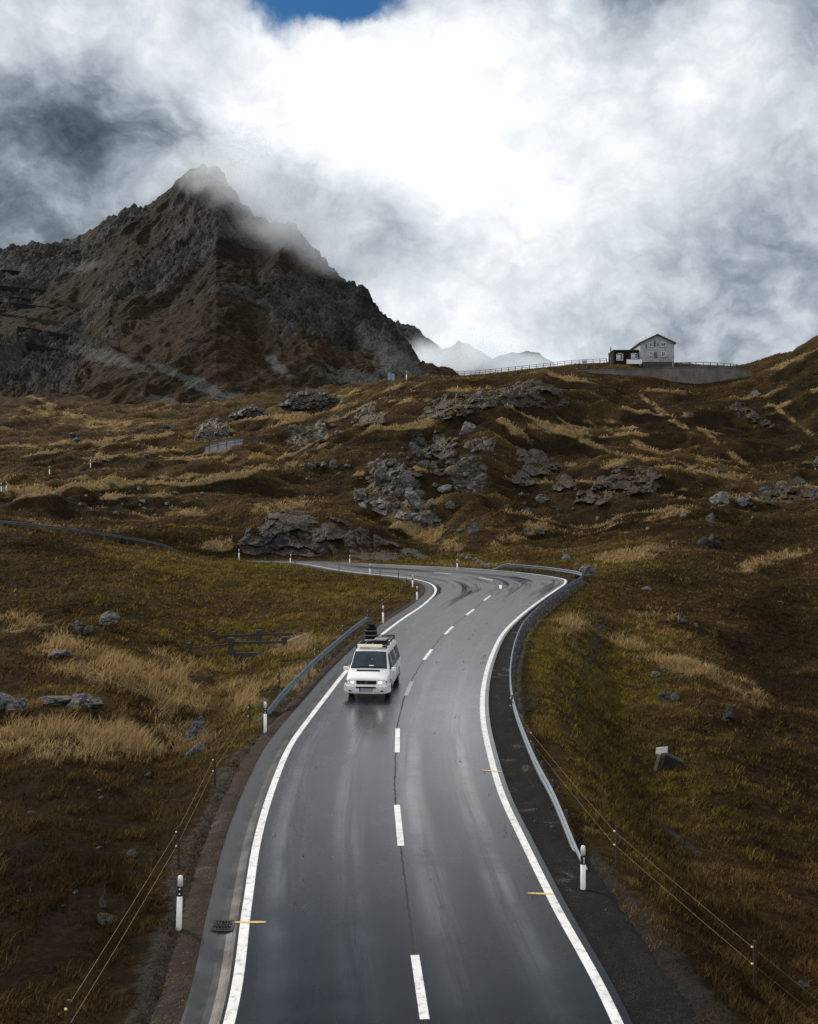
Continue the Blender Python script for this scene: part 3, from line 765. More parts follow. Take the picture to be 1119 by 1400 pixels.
M_IRON = simple('cast_iron', (0.05, 0.05, 0.052), 0.35, metal=0.7, var=0.3, scale=20)

# ================================================================== DELINEATOR POSTS
def make_delineator():
    t = thing('delineator_post', 'x', 'delineator', group='black and white delineator posts along the road')
    n = 14
    post = MB()
    post.lathe([(0.062, -0.25), (0.062, 0.0), (0.058, 0.62)], n, sx=1.0, sy=0.82)
    post.build('post', M_WHITEP, t, True)
    cap = MB(); cap.lathe([(0.0565, 0.82), (0.0555, 0.98), (0.050, 1.02), (0.036, 1.045), (0.012, 1.055)], n, sx=1.0, sy=0.82)
    cap.build('cap', M_WHITEP, t, True)
    band = MB(); band.lathe([(0.0595, 0.618), (0.059, 0.825)], n, sx=1.0, sy=0.82)
    band.build('black_band', M_BLACKP, t, False)
    return t
def round_reflector(z):
    m = MB(); m.lathe([(0.020, 0.0), (0.020, -0.012), (0.012, -0.016)], 12, c=(0, -0.044, z), axis='Y'); return m
def bar_reflector():
    m = MB(); m.box((0.012, -0.049, 0.722), (0.022, 0.014, 0.14), bev=0.003); return m
D0 = make_delineator(); D1 = copy_tree(D0)
for z in (0.675, 0.775): round_reflector(z).build('reflector', M_REFL, D0, True)
bar_reflector().build('reflector', M_REFL, D1, True)
_used = set()
def put_delineator(px, py, label, kind=0, d=None, lean=0.0, face=0.0):
    src = (D0, D1)[kind]
    o = src if kind not in _used else copy_tree(src)
    _used.add(kind)
    p = hit(px, py) if d is None else P(px, py, d)
    o.location = p; o.rotation_euler = (0, lean, math.atan2(p.x, -p.y) * 0 + face)
    o['label'] = label; return o
put_delineator(245, 1265, 'white delineator post with two round reflectors, nearest on the left beside the drain grate', 0, 21.55, 0.03)
put_delineator(363, 998, 'white delineator post standing just before the near end of the left guardrail', 0, 38.3)
put_delineator(797.5, 1218, 'white delineator post in front of the buried end of the right guardrail', 1, 23.7)
put_delineator(524, 850, 'delineator post at the far end of the left guardrail, behind the van', 1, road_d(851))
put_delineator(570.5, 820, 'delineator post on the inside of the bend, nearer of the close pair', 1, road_d(820))
put_delineator(564.5, 803, 'delineator post on the inside of the bend, farther of the close pair', 1, road_d(803.5))
put_delineator(506, 786, 'delineator post on the meadow side of the far road stretch', 1, road_d(786.5))
put_delineator(478.5, 771, 'delineator post across the far road in front of the dark rock face', 1, 120)
put_delineator(397, 770.5, 'delineator post at the point where the far road goes behind the meadow', 1, 116.5, 0.05)
put_delineator(327, 763, 'leftmost delineator post at the foot of the dark rock face', 1, 119)
put_delineator(625.5, 778, 'delineator post at the outer roadside just left of where the far guardrail begins', 1, road_d(777.5) + .8)
for px, py, lb in ((2, 672, 'tiny white roadside post at the left edge of the view, left of two'), (9, 671, 'tiny white roadside post at the left edge of the view, right of two'),
                   (68, 649, 'tiny white roadside post on the far left slope, alone in the brown grass'), (124, 640, 'tiny white roadside post on the far left slope beside a dark hollow')):
    o = put_delineator(px, py, lb, 1); o.scale = (1.5, 1.5, 1.5) if px > 20 else (1.2, 1.2, 1.2)
    o['group'] = 'small far marker posts on the left slope'

# ================================================================== GUARDRAILS
WSEC = [(0.0, -0.155), (0.006, -0.15), (0.05, -0.115), (0.05, -0.065), (0.006, -0.03), (0.0, 0.0), (0.006, 0.03), (0.05, 0.065), (0.05, 0.115), (0.006, 0.15), (0.0, 0.155)]
def wsec(th=0.008):
    # closed section: the road-side face and its back
    return [(-a, b) for a, b in WSEC] + [(-a + th, b) for a, b in WSEC[::-1]]
def guardrail(path, label, post_step, z_top=0.72, drop0=0, drop1=0, post_out=0.14, cap=False, steel=None):
    """path: (ground point, outward normal, up). drop0/drop1: metres over which an end dives into the ground"""
    base = path[0][0].copy()
    t = thing('guardrail', label, 'guardrail', base, group='steel guardrails')
    L = [0.0]
    for a, b in zip(path[:-1], path[1:]): L.append(L[-1] + (b[0] - a[0]).length)
    tot = L[-1]
    rail = []
    for (o, s, u), q in zip(path, L):
        f = 1.0
        if drop0: f = min(f, float(sstep(-0.05, 1, np.array(q / drop0))))
        if drop1: f = min(f, float(sstep(-0.05, 1, np.array((tot - q) / drop1))))
        rail.append((o - base + u * ((z_top - 0.155) * f - 0.10 * (1 - f)), s, u))
    m = MB(); m.sweep(rail, wsec(), close=True); m.build('beam', steel or M_STEEL, t)
    if cap:
        m2 = MB(); m2.sweep([(o + u * 0.18, s, u) for o, s, u in rail], [(-0.05, 0), (0.05, 0), (0.05, 0.05), (-0.05, 0.05)], close=True); m2.build('top_rail', M_STEEL, t)
    q = post_step * .5; k = 0
    while q < tot:
        while L[k + 1] < q: k += 1
        f = (q - L[k]) / max(L[k + 1] - L[k], 1e-6)
        o = path[k][0].lerp(path[k + 1][0], f); s = path[k][1]
        r = rail[k][0].lerp(rail[k + 1][0], f)
        top = r.z + 0.16
        if top > 0.25 + (o - base).z:
            pm = MB(); ang = math.atan2(s.y, s.x)
            c = o - base + s * post_out
            zb = min(0.0, gz(o.x + s.x * post_out, o.y + s.y * post_out) - o.z) - 0.25
            h = top - (c.z + zb)
            # channel post: web and two flanges
            pm.box((c.x, c.y, top - h / 2), (0.012, 0.10, h), rz=ang)
            for e in (-1, 1):
                d = Vector((-s.y, s.x, 0)) * (0.05 * e)
                pm.box((c.x + d.x - s.x * .025, c.y + d.y - s.y * .025, top - h / 2 - 0.002), (0.05, 0.011, h - 0.004), rz=ang)
            pm.box((c.x - s.x * post_out * .5, c.y - s.y * post_out * .5, r.z), (post_out - 0.014, 0.07, 0.12), rz=ang)
            pm.build('post', M_STEELD, t)
        q += post_step
    return t
def off_path(fr, off, dz=0.0): return [(o + s * off + Vector((0, 0, dz)), s, u) for o, s, u in fr]
# right-hand rail round the outside of the bend
rr = [f for f in RF if 24.4 < f[0].y < 112]
iend = next(i for i, f in enumerate(rr) if f[0].y > 100 and f[0].x < 7.5)
rr = rr[:iend]
pth = []
for i, (o, s, u) in enumerate(rr):
    e = 1.22 + 0.25 * float(sstep(85, 95, np.array(o.y)))
    pth.append((o + s * e + Vector((0, 0, -0.06)), s, u))
guardrail(pth, 'long steel guardrail sweeping round the outer right side of the bend', 2.0, 0.74, drop0=5.0, drop1=2.0)
# left rail beside the van
ll = [f for f in LF if 39.5 < f[0].y < 66.8]
pth = [(o + s * (1.45 + 0.15 * (0 if o.y > 43 else (43 - o.y))) + Vector((0, 0, -0.03)), s, u) for o, s, u in ll]
guardrail(pth, 'short steel guardrail on the left verge beside the white van', 2.0, 0.74, drop0=4.0, drop1=2.0)
# far-left rail above the meadow
far = catmull([P(-260, 706, 99), P(-120, 713, 103), P(0, 722, 105.5), P(90, 735, 108.5), P(150, 744, 111), P(215, 751.5, 115), P(272, 758, 118.5)], 12)
far = resample(far, 0.8)
frp = [(Vector((o.x, o.y, gz(o.x, o.y))), s, u) for o, s, u in frames(far, -1)]
# smooth the ground line under the rail
zs = np.array([p[0].z for p in frp]); ker = np.ones(9) / 9; zs = np.convolve(np.pad(zs, 4, 'edge'), ker, 'valid')
frp = [(Vector((p[0].x, p[0].y, z)), p[1], p[2]) for p, z in zip(frp, zs)]
guardrail(frp, 'dark steel guardrail crossing the meadow at the left edge of the view', 2.66, 1.0, drop1=4.0, steel=simple('dull_blue_grey_steel', (0.10, 0.115, 0.13), 0.45, metal=0.7, var=0.3, scale=3))

# ================================================================== DRAIN GRATE
gp = RP(304, 1263.5)
gp.z = gp.z - 0.045
t = thing('drain_grate', 'cast iron drain grate set in the left gutter beside a yellow mark', 'drain grate', gp, rotz=-0.06)
m = MB()
for e in (-1, 1):
    m.box((e * 0.26, 0, 0), (0.05, 0.46, 0.05), bev=0.006); m.box((0, e * 0.25, 0.0), (0.57, 0.045, 0.045), bev=0.006)
m.build('frame', M_IRON, t)
m = MB()
for i in range(7):
    x = -0.195 + i * 0.065
    for k in range(6):
        y = -0.19 + k * 0.076
        m.box((x + (0.014 if k % 2 else -0.014), y, 0.004), (0.018, 0.08, 0.03), rz=0.4 if k % 2 else -0.4)
m.box((0, 0, 0.0), (0.48, 0.02, 0.03))
m.build('bars', M_IRON, t)
m = MB(); m.box((0, 0, -0.045), (0.47, 0.45, 0.03)); m.build('sump', M_BLACKP, t)

# ================================================================== WIRE FENCES
def wire_fence(posts, label, heights, ext=None, name='wire_fence'):
    """posts: (px, py_foot, d, height)"""
    pts = []
    for px, py, d, h in posts:
        q = hit(px, py) if py < 1399 else P(px, py, d)
        if py >= 1399: q.z = gz(q.x, q.y)
        pts.append((q, h))
    base = pts[0][0].copy()
    t = thing(name, label, 'wire fence', base)
    for i, (p, h) in enumerate(pts):
        q = p - base; g0 = gz(p.x, p.y) - p.z
        m = MB(); lean = Vector((random.uniform(-.02, .02), random.uniform(-.02, .02), 0)) * h
        m.cyl(q + Vector((0, 0, min(0, g0) - 0.3)), q + Vector((0, 0, h)) + lean, 0.036, 0.032, 8)
        po = m.build('post', M_WOODP, t, False)
        for hh in heights:
            k = MB(); k.lathe([(0.012, -0.03), (0.022, -0.02), (0.022, 0.01), (0.010, 0.02)], 8, c=(q.x - 0.045, q.y - 0.01, q.z + hh * h), axis='X')
            k.build('insulator', M_INSUL, po, True)
    for hh in heights:
        line = []
        for (a, ha), (c, hc) in zip(pts[:-1], pts[1:]):
            A = a - base + Vector((-0.05, 0, ha * hh)); C = c - base + Vector((-0.05, 0, hc * hh))
            n = 8
            for i in range(n):
                f = i / n; q = A.lerp(C, f); q.z -= 0.035 * (A - C).length * f * (1 - f) * 0.35
                line.append(q)
        line.append(C)
        m = MB(); m.tube(line, 0.0034, 4); m.build('wire', M_ROPE, t)
    return t
wire_fence([(95, 1420, 16.5, 1.0), (244.5, 1186, 28.0, 1.0), (294, 1078, 37.0, 1.0), (341.5, 998, 43.0, .96), (382, 944, 48.5, .84), (432, 906, 55, .75), (470, 873, 62, .85), (504, 851, 67, .85), (524, 832, 72.5, .72), (534, 824, 75, .7), (548, 815, 79, .75), (556, 803, 86, .8), (545, 793, 94, .9), (520, 789, 97, .8), (464, 784, 101, .85), (404, 775, 110, .7)],
           'two strand yellow electric fence on thin dark posts left of the road', (0.86, 0.52))
wire_fence([(700, 985, 41, .9), (728, 1035, 37.5, .9), (843, 1186, 31, 1.0), (1032, 1356, 24.5, 1.0), (1180, 1500, 20.5, 1.0)],
           'two strand wire fence on dark posts below the right guardrail', (0.88, 0.55))

# ================================================================== TIMBER PEN IN THE MEADOW
def rail_box(m, a, b, w, h):
    d = b - a; L = d.length
    ang = math.atan2(d.y, d.x); pit = math.asin(d.z / L)
    m.box(tuple((a + b) / 2), (L, w, h), rz=ang, ry=-pit)
pen_posts = [(258, 905, 1.05), (293.5, 888, 1.08), (316, 903, 1.26), (354, 892, 1.32), (389, 902, 1.28), (418, 887, 1.12)]
pp = []
base = hit(340, 900)
t = thing('timber_pen', 'low dark timber rail pen standing in the meadow left of the van', 'timber fence', base)
dref = base.y
for px, py, h in pen_posts:
    d = dref + (902 - py) * 0.26
    x = (px - CX) / F * d; p = Vector((x, d, CAMZ + (CY - py) / F * d)) - base
    pp.append((p, h))
    m = MB(); w = 0.32 if px in (316, 389, 354) else 0.25
    g0 = gz(x, d) - base.z
    m.box((p.x, p.y, (p.z + h + g0 - 0.3) / 2), (w, w * .9, p.z + h - g0 + 0.3), rz=0.1, bev=0.025)
    m.build('post', M_WOODD, t)
Z = lambda q, h: q + Vector((0, 0, h))
m = MB(); rail_box(m, Z(pp[1][0], .78), Z(pp[3][0], 1.02), .09, .14); m.build('rail', M_WOODD, t)
m = MB(); rail_box(m, Z(pp[3][0], 1.05), Z(pp[5][0], .88), .09, .14); m.build('rail', M_WOODD, t)
m = MB(); rail_box(m, Z(pp[0][0], .76), Z(pp[2][0], .92), .07, .07); m.build('rail', M_WOODD, t)
m = MB(); rail_box(m, Z(pp[2][0], .98), Z(pp[4][0], .98), .09, .14); m.build('rail', M_WOODD, t)
m = MB(); rail_box(m, Z(pp[4][0], .95) + Vector((0, -.12, 0)), Z(pp[5][0], .93) + Vector((.1, -.05, 0)), .06, .09); tag(m.build('rail', simple('pale_metal_bar', (.5, .51, .52), .3, metal=.5), t), 'pale shiny diagonal rail')
m = MB(); rail_box(m, Z(pp[2][0], .22), Z(pp[4][0], .22), .10, .40); m.build('board', M_WOODD, t)

# ================================================================== CONCRETE OUTLET
p = hit(905, 1052)
t = thing('concrete_outlet', 'small grey concrete drain outlet with a pale slab, on the right slope', 'drain outlet', p, rotz=-0.35)
m = MB(); m.box((0.0, 0.08, 0.78), (0.52, 0.50, 0.10), rx=0.38, ry=-0.18, bev=0.012); m.build('top_slab', simple('pale_slab', (.20, .205, .21), .75, var=.3, scale=6, bump=.006), t)
m = MB(); m.box((-0.17, -0.22, 0.33), (0.12, 0.24, 0.98), rx=0.30, ry=0.25, bev=0.012); m.build('side_wall', M_CONC, t)
m = MB(); m.box((0.45, 0.14, 0.20), (0.80, 0.42, 0.70), rx=0.1, ry=0.35, bev=0.03); tag(m.build('chamber', simple('recess_shade', (.014, .014, .014), .85, var=.3, scale=5), t), None)  # near-black box stands in for the shade inside the outlet
# ================================================================== THE VAN
M_VAN = simple('white_car_paint', (0.90, 0.91, 0.92), 0.30, var=0.02, scale=2.0, coat=0.5, dirt=(0.60, 0.60, 0.58), dirt_amt=0.25)
M_VANG = simple('grey_white_bumper', (0.70, 0.71, 0.72), 0.45, var=0.06, scale=3, dirt=(0.36, 0.36, 0.35), dirt_amt=0.45)
M_GLASS = simple('dark_car_glass', (0.008, 0.026, 0.036), 0.06, var=0.7, scale=1.5, spec=0.4, coat=0.0)
M_RUB = simple('tyre_rubber', (0.014, 0.014, 0.015), 0.75)
M_RIM = simple('steel_rim', (0.30, 0.31, 0.32), 0.4, metal=0.7)
M_BLK = simple('black_trim', (0.006, 0.006, 0.007), 0.5, spec=0.15)
M_LAMP = simple('lit_headlamp', (0.85, 0.85, 0.82), 0.15, emit=((1.0, 0.90, 0.82), 2.6))
M_AMB = simple('amber_lens', (0.55, 0.16, 0.06), 0.2)
M_CREAM = simple('cream_light_bar', (0.86, 0.78, 0.62), 0.3, var=0.06, emit=((1.0, 0.9, 0.72), 0.18))
M_PANEL = simple('solar_cells', (0.015, 0.02, 0.035), 0.12, coat=0.5)
M_ALU = simple('aluminium', (0.62, 0.64, 0.66), 0.3, metal=0.7)
M_CASE = simple('black_case', (0.008, 0.008, 0.009), 0.45, spec=0.2)
M_CANV = simple('black_canvas', (0.008, 0.008, 0.009), 0.9, bump=0.01, bscale=30, spec=0.08)
van_p = RP(500.5, 957); VAN_ROT = math.radians(-6.5)
van_p.x += 0.02
van = thing('camper_van', 'white camper van with lit headlights driving on the wet road', 'van', van_p, rotz=VAN_ROT)
van.rotation_euler = (math.atan(SLOPE), 0, VAN_ROT)
# body: cross-sections from nose (y=0) to tail (y=4.75); (y, roof z, half width at the shoulder, half width at the top, shoulder z, sill z)
SEC = [(0.03, .86, .80, .74, .70, .42), (0.07, .92, .86, .80, .74, .36), (0.22, .985, .905, .83, .80, .33), (0.50, 1.085, .915, .83, .90, .32), (0.74, 1.165, .92, .825, 1.02, .31), (0.80, 1.20, .92, .82, 1.05, .31),
       (1.02, 1.48, .92, .775, 1.08, .31), (1.26, 1.76, .92, .725, 1.08, .30), (1.38, 1.865, .92, .705, 1.08, .30), (1.62, 1.925, .92, .70, 1.08, .30), (2.4, 1.95, .92, .705, 1.08, .30),
       (3.6, 1.945, .92, .705, 1.08, .30), (4.35, 1.915, .915, .70, 1.08, .31), (4.62, 1.86, .905, .685, 1.06, .33), (4.74, 1.60, .895, .73, 1.04, .38), (4.78, 1.10, .885, .80, 1.0, .42)]
def section(s):
    y, zt, ws, wt, zs, zb = s
    a = [(0, zb), (ws - .10, zb), (ws - .015, zb + .06), (ws, zb + .2), (ws, zs), (ws + (wt - ws) * .5, zs + (zt - zs) * .52), (wt + .02, zt - .07), (wt - .03, zt - .02), (wt - .12, zt), (wt * .5, zt + .018), (0, zt + .024)]
    return [Vector((x, y, z)) for x, z in a] + [Vector((-x, y, z)) for x, z in a[-2:0:-1]]
m = MB(); secs = [section(s) for s in SEC]; n = len(secs[0])
for s in secs: m.v.extend([tuple(p) for p in s])
for k in range(len(secs) - 1):
    for i in range(n):
        j = (i + 1) % n; m.f.append((k * n + i, k * n + j, (k + 1) * n + j, (k + 1) * n + i))
m.f.append(tuple(range(n))); m.f.append(tuple((len(secs) - 1) * n + i for i in range(n - 1, -1, -1)))
# pressed side crease and wheel-arch lips
for e in (-1, 1):
    m.box((e * .922, 2.45, .80), (.012, 3.9, .035), bev=.004)
body = m.build('body', M_VAN, van, False)
bmod = body.modifiers.new('bevel', 'BEVEL'); bmod.width = 0.018; bmod.segments = 2; bmod.limit_method = 'ANGLE'; bmod.angle_limit = math.radians(25)
for p_ in body.data.polygons: p_.use_smooth = True
body.modifiers.new('wn', 'WEIGHTED_NORMAL').keep_sharp = True

def patch(c, off, name, mat, parent, th=0.008, sub=6, bulge=0.0):
    """window pane: four corners (bl, br, tr, tl) pushed out along their normal"""
    c = [Vector(q) for q in c]
    nrm = (c[1] - c[0]).cross(c[3] - c[0]).normalized()
    V = []
    for lay in (off, off - th):
        for i in range(sub + 1):
            for j in range(sub + 1):
                u, v = j / sub, i / sub
                q = c[0].lerp(c[1], u).lerp(c[3].lerp(c[2], u), v)
                V.append(q + nrm * (lay + bulge * (1 - (2 * u - 1) ** 2)))
    k = (sub + 1) ** 2; fs = []
    for i in range(sub):
        for j in range(sub):
            a = i * (sub + 1) + j; fs.append((a, a + 1, a + sub + 2, a + sub + 1)); fs.append((k + a, k + a + sub + 1, k + a + sub + 2, k + a + 1))
    edge = [j for j in range(sub)] + [i * (sub + 1) + sub for i in range(sub)] + [sub * (sub + 1) + j for j in range(sub, 0, -1)] + [i * (sub + 1) for i in range(sub, 0, -1)]
    for a, bq in zip(edge, edge[1:] + edge[:1]): fs.append((a, k + a, k + bq, bq))
    mm = MB(); mm.add(V, fs); return mm.build(name, mat, parent, False)
# windscreen with its sticker, dangling tag and wipers
ws = patch([(-.80, .80, 1.205), (.80, .80, 1.205), (.685, 1.345, 1.835), (-.685, 1.345, 1.835)], 0.028, 'windscreen', M_GLASS, van, 0.05, 8, 0.035)
nW = Vector((0, -.756, .654))
def on_ws(x, f, lift): return Vector((x, .80 + .545 * f, 1.205 + .63 * f)) + nW * (.068 + lift)
mm = MB(); q = on_ws(.10, .13, -.004); mm.box(tuple(q), (.20, .008, .05), rx=-.86); mm.build('paper', simple('white_paper', (.75, .78, .8), .6), ws)
mm = MB(); q = on_ws(.10, .42, -.004); mm.add([q + Vector((-.03, 0, -.05)), q + Vector((.03, 0, -.05)), q + Vector((.012, .06, .07)), q + Vector((-.012, .06, .07)), q + Vector((-.03, -.006, -.05)), q + Vector((.03, -.006, -.05)), q + Vector((.012, .054, .07)), q + Vector((-.012, .054, .07))], [(0, 1, 2, 3), (7, 6, 5, 4), (0, 4, 5, 1), (1, 5, 6, 2), (2, 6, 7, 3), (3, 7, 4, 0)])
mm.build('dangling_tag', simple('pale_tag', (.6, .65, .68), .5), ws)
for x0, x1 in ((-.62, .02), (.08, .70)):
    mm = MB(); mm.tube([on_ws(x0, .02, 0.012), on_ws((x0 + x1) / 2, .055, .014), on_ws(x1, .03, .012)], .012, 5); mm.build('wiper', M_BLK, van)
# side glass
for e in (-1, 1):
    def side(y0, y1, y1t, y0t, z0=1.13, z1=1.73):
        xb, xt = e * .921, e * (.735)
        c = [(xb - e * .012, y0, z0), (xb - e * .012, y1, z0), (xt + e * .012, y1t, z1), (xt + e * .012, y0t, z1)]
        return c if e > 0 else [c[1], c[0], c[3], c[2]]
    for y0, y1, y1t, y0t in ((1.0, 1.80, 1.80, 1.36), (1.96, 3.02, 3.02, 1.96), (3.18, 4.36, 4.30, 3.18)):
        patch(side(y0, y1, y1t, y0t), 0.016, 'side_window', M_GLASS, van, 0.05, 4, 0.01)
    # door outline seams and handle
    mm = MB(); x = e * .9235
    for yy in (1.88, 3.10): mm.box((x, yy, .74), (.006, .014, .70))
    mm.box((x, 2.0, .46), (.006, 2.2, .012)); mm.build('door_seam', M_BLK, van)
    mm = MB(); mm.box((e * .935, 1.76, .99), (.03, .16, .035), bev=.008); mm.build('door_handle', M_BLK, van)
    mm = MB(); mm.box((e * 1.055, .98, 1.16), (.20, .11, .17), rz=e * -.15, bev=.035); mm.box((e * .95, 1.02, 1.10), (.10, .06, .06), bev=.01); wmr = mm.build('wing_mirror', M_VAN, van)
    mm = MB(); mm.box((e * 1.063, 1.042, 1.16), (.15, .008, .12), rz=e * -.15); mm.build('mirror_glass', M_GLASS, wmr)
    # headlamp, corner indicator, fog slot
    mm = MB(); mm.lathe([(.02, -.03), (.10, -.02), (.115, .03), (.115, .10)], 16, c=(e * .60, .055, .745), axis='Y', sx=1.22, sy=.78); hl = mm.build('headlight', M_LAMP, van, True)
    mm = MB(); mm.box((e * .60, .085, .745), (.36, .10, .205), bev=.02); mm.build('headlight_housing', M_BLK, hl)
    mm = MB(); mm.box((e * .822, .125, .735), (.085, .13, .17), rz=e * .55, bev=.015); mm.build('indicator', M_AMB, van)
    mm = MB(); mm.box((e * .62, -.062, .40), (.24, .05, .06), bev=.008); mm.build('fog_slot', M_BLK, van)
# grille with round badge
mm = MB(); mm.box((0, .035, .745), (.86, .05, .155), bev=.012)
gr = mm.build('grille', M_BLK, van)
mm = MB()
for z in (.70, .745, .79): mm.box((0, .006, z), (.84, .014, .012))
mm.build('slat', simple('grille_slat', (.035, .035, .037), .4), gr)
mm = MB(); R_ = .062
ring = [Vector((R_ * math.cos(a), -.004, .745 + R_ * math.sin(a))) for a in np.linspace(0, 2 * math.pi, 21)]
mm.tube(ring, .006, 5)
def stroke(*ps):
    mm.tube([Vector((x, -.004, .745 + z)) for x, z in ps], .0055, 5)
stroke((-.026, .052), (0, .006), (.026, .052)); stroke((-.050, .034), (-.024, -.048), (0, .000), (.024, -.048), (.050, .034))
mm.build('emblem', simple('dull_chrome', (.16, .16, .17), .3, metal=.6), gr)
mm = MB(); mm.box((0, .020, 1.12), (1.0, .10, .03), rx=.3); 
mm.v = [(x, y + .58, z + .028) for x, y, z in mm.v]; mm.build('bonnet_vent', M_BLK, van)
# bumper with lower intake and number plate
mm = MB()
path = []
for x, y in ((-.90, .55), (-.91, .22), (-.86, .02), (-.70, -.055), (-.35, -.085), (0, -.09), (.35, -.085), (.70, -.055), (.86, .02), (.91, .22), (.90, .55)):
    path.append(Vector((x, y, 0)))
fr = frames(path, -1)
fr = [(o, (s if s.y < .5 else -s), u) for o, s, u in fr]
mm.sweep([(o, s, u) for o, s, u in fr], [(-.05, .30), (.0, .29), (.022, .36), (.03, .46), (.022, .58), (-.01, .615), (-.08, .62), (-.10, .32)], close=True)
bp = mm.build('bumper', M_VANG, van, False)
mm = MB(); mm.box((0, -.085, .555), (.86, .10, .07), bev=.01); mm.build('lower_intake', M_BLK, van)
mm = MB(); mm.box((0, -.122, .455), (.54, .014, .115), bev=.004); mm2 = MB(); mm2.box((0, -.116, .455), (.58, .014, .145), bev=.004); mm2.build('plate_holder', M_BLK, bp); plate = mm.build('number_plate', simple('plate_white', (.40, .42, .44), .4), bp)
mm = MB(); mm.box((-.245, -.131, .455), (.045, .006, .105)); mm.build('plate_band', simple('plate_blue', (.03, .08, .30), .4), plate)
# the plate's characters are not legible in the photo: worn dark strokes of the same size
mm = MB(); rr_ = random.Random(4)
for x in (-.185, -.135, -.06, -.01, .06, .11, .16):
    mm.box((x - .016, -.1305, .455), (.009, .005, .072)); 
    if rr_.random() < .7: mm.box((x, -.1305, .455 + rr_.choice((-.03, 0, .03))), (.024, .005, .010))
    if rr_.random() < .6: mm.box((x + .014, -.1305, .455), (.009, .005, .072))
mm.build('plate_characters', M_BLK, plate)
# wheels
for e in (-1, 1):
    for y in (.92, 3.85):
        mm = MB(); mm.lathe([(.20, -.10), (.30, -.105), (.325, -.08), (.330, 0), (.325, .08), (.30, .105), (.20, .10)], 28, c=(e * .80, y, .33), axis='X'); wh = mm.build('wheel', M_RUB, van, True)
        mm = MB(); mm.lathe([(.20, e * .085), (.19, e * .105), (.12, e * .10), (.05, e * .115), (.02, e * .118)], 20, c=(e * .80, y, .33), axis='X'); mm.build('rim', M_RIM, wh, True)
        mm = MB(); arc = [(Vector((e * .915, y + .40 * math.cos(a), .34 + .40 * math.sin(a))), Vector((e, 0, 0)), Vector((0, math.cos(a), math.sin(a)))) for a in np.linspace(-.15, math.pi + .15, 18)]
        mm.sweep(arc, [(-.06, -.055), (.012, -.055), (.012, .0), (-.06, .0)], close=True); mm.build('wheel_arch', M_BLK, van)
# roof rack
mm = MB()
for e in (-1, 1):
    mm.box((e * .66, 2.85, 2.06), (.045, 2.9, .05), bev=.01)
    for y in (1.55, 2.5, 3.4, 4.25): mm.box((e * .66, y, 2.0), (.04, .06, .10))
for y in (1.5, 2.2, 2.9, 3.6, 4.28): mm.box((0, y, 2.045), (1.30, .05, .04), bev=.008)
mm.box((0, 4.28, 2.12), (1.36, .04, .05), bev=.008)
for e in (-1, 1): mm.box((e * .66, 4.28, 2.08), (.04, .04, .12))
rack = mm.build('roof_rack', M_BLK, van)
mm = MB(); mm.box((-.06, 1.47, 2.075), (1.10, .09, .13), bev=.02); mm.build('light_bar', M_CREAM, van)
mm = MB(); mm.box((-.31, 2.12, 2.10), (.66, 1.05, .035), bev=.006); sp = mm.build('solar_panel', M_ALU, van)
mm = MB()
for i in range(2):
    for k in range(3): mm.box((-.31 - .155 + i * .31, 2.12 - .33 + k * .33, 2.119), (.29, .31, .006))
mm.build('solar_cells', M_PANEL, sp)
# cargo lying on the rack: things of their own
Mv = Matrix.Translation(van_p) @ Matrix.Rotation(VAN_ROT, 4, 'Z') @ Matrix.Rotation(math.atan(SLOPE), 4, 'X')
def on_van(name, label, cat, loc):
    o = thing(name, label, cat, Mv @ Vector(loc), VAN_ROT); return o
t = on_van('storage_case', 'black storage case with grey lid straps on the right of the roof rack', 'case', (.34, 2.10, 2.068))
mm = MB(); mm.box((0, .05, .10), (.56, .95, .20), bev=.025); mm.build('shell', M_CASE, t)
mm = MB(); mm.box((0, .05, .215), (.57, .96, .03), bev=.008)
for y in (-.25, .3): mm.box((0, y, .236), (.5, .16, .015), bev=.004)
mm.build('lid', simple('grey_lid', (.22, .24, .26), .4), t)
t = on_van('kit_bag', 'bulky black bag strapped upright at the back left of the roof', 'bag', (-.36, 3.72, 2.068))
mm = MB(); mm.lathe([(.20, 0), (.27, .04), (.29, .22), (.27, .44), (.19, .54), (.08, .57)], 14, sx=1.0, sy=1.25)
bm_ = mm.build('sack', M_CANV, t, True)
mm = MB()
for z in (.15, .36): mm.lathe([(.296, z - .02), (.300, z), (.296, z + .02)], 14, sx=1.0, sy=1.25)
mm.build('strap', simple('grey_strap', (.10, .10, .11), .6), t)
mm = MB(); mm.box((0, -.02, .60), (.18, .30, .08), bev=.03); mm.build('hood', M_CANV, t)
# ================================================================== PASS HOUSE, WALL, RAILINGS
M_HOUSE = simple('grey_render', (0.30, 0.325, 0.345), 0.85, var=0.14, scale=0.8, bump=0.01, bscale=20, dirt=(0.17, 0.185, 0.20), dirt_amt=0.5)
M_ROOF = simple('dark_roof_sheet', (0.06, 0.062, 0.066), 0.6, var=0.2, scale=2)
M_WINF = simple('white_window_frame', (0.74, 0.75, 0.76), 0.5)
M_PANE = simple('window_pane', (0.03, 0.04, 0.05), 0.08, spec=0.7)
M_BWOOD = simple('dark_brown_boards', (0.014, 0.011, 0.010), 0.8, var=0.3, scale=4, spec=0.1)
M_WALLC = simple('old_concrete_wall', (0.115, 0.110, 0.100), 0.85, var=0.3, scale=0.35, bump=0.02, bscale=8, dirt=(0.055, 0.052, 0.048), dirt_amt=0.8)
M_RAILD = simple('dark_railing', (0.018, 0.019, 0.021), 0.6)
DH = 275.0; S = DH / F
hb = P(898, 499, DH)
hx = lambda px: (px - 898) * S
hz = lambda py: (499 - py) * S
house = thing('mountain_house', 'grey rendered gabled mountain house on the crest', 'house', hb)
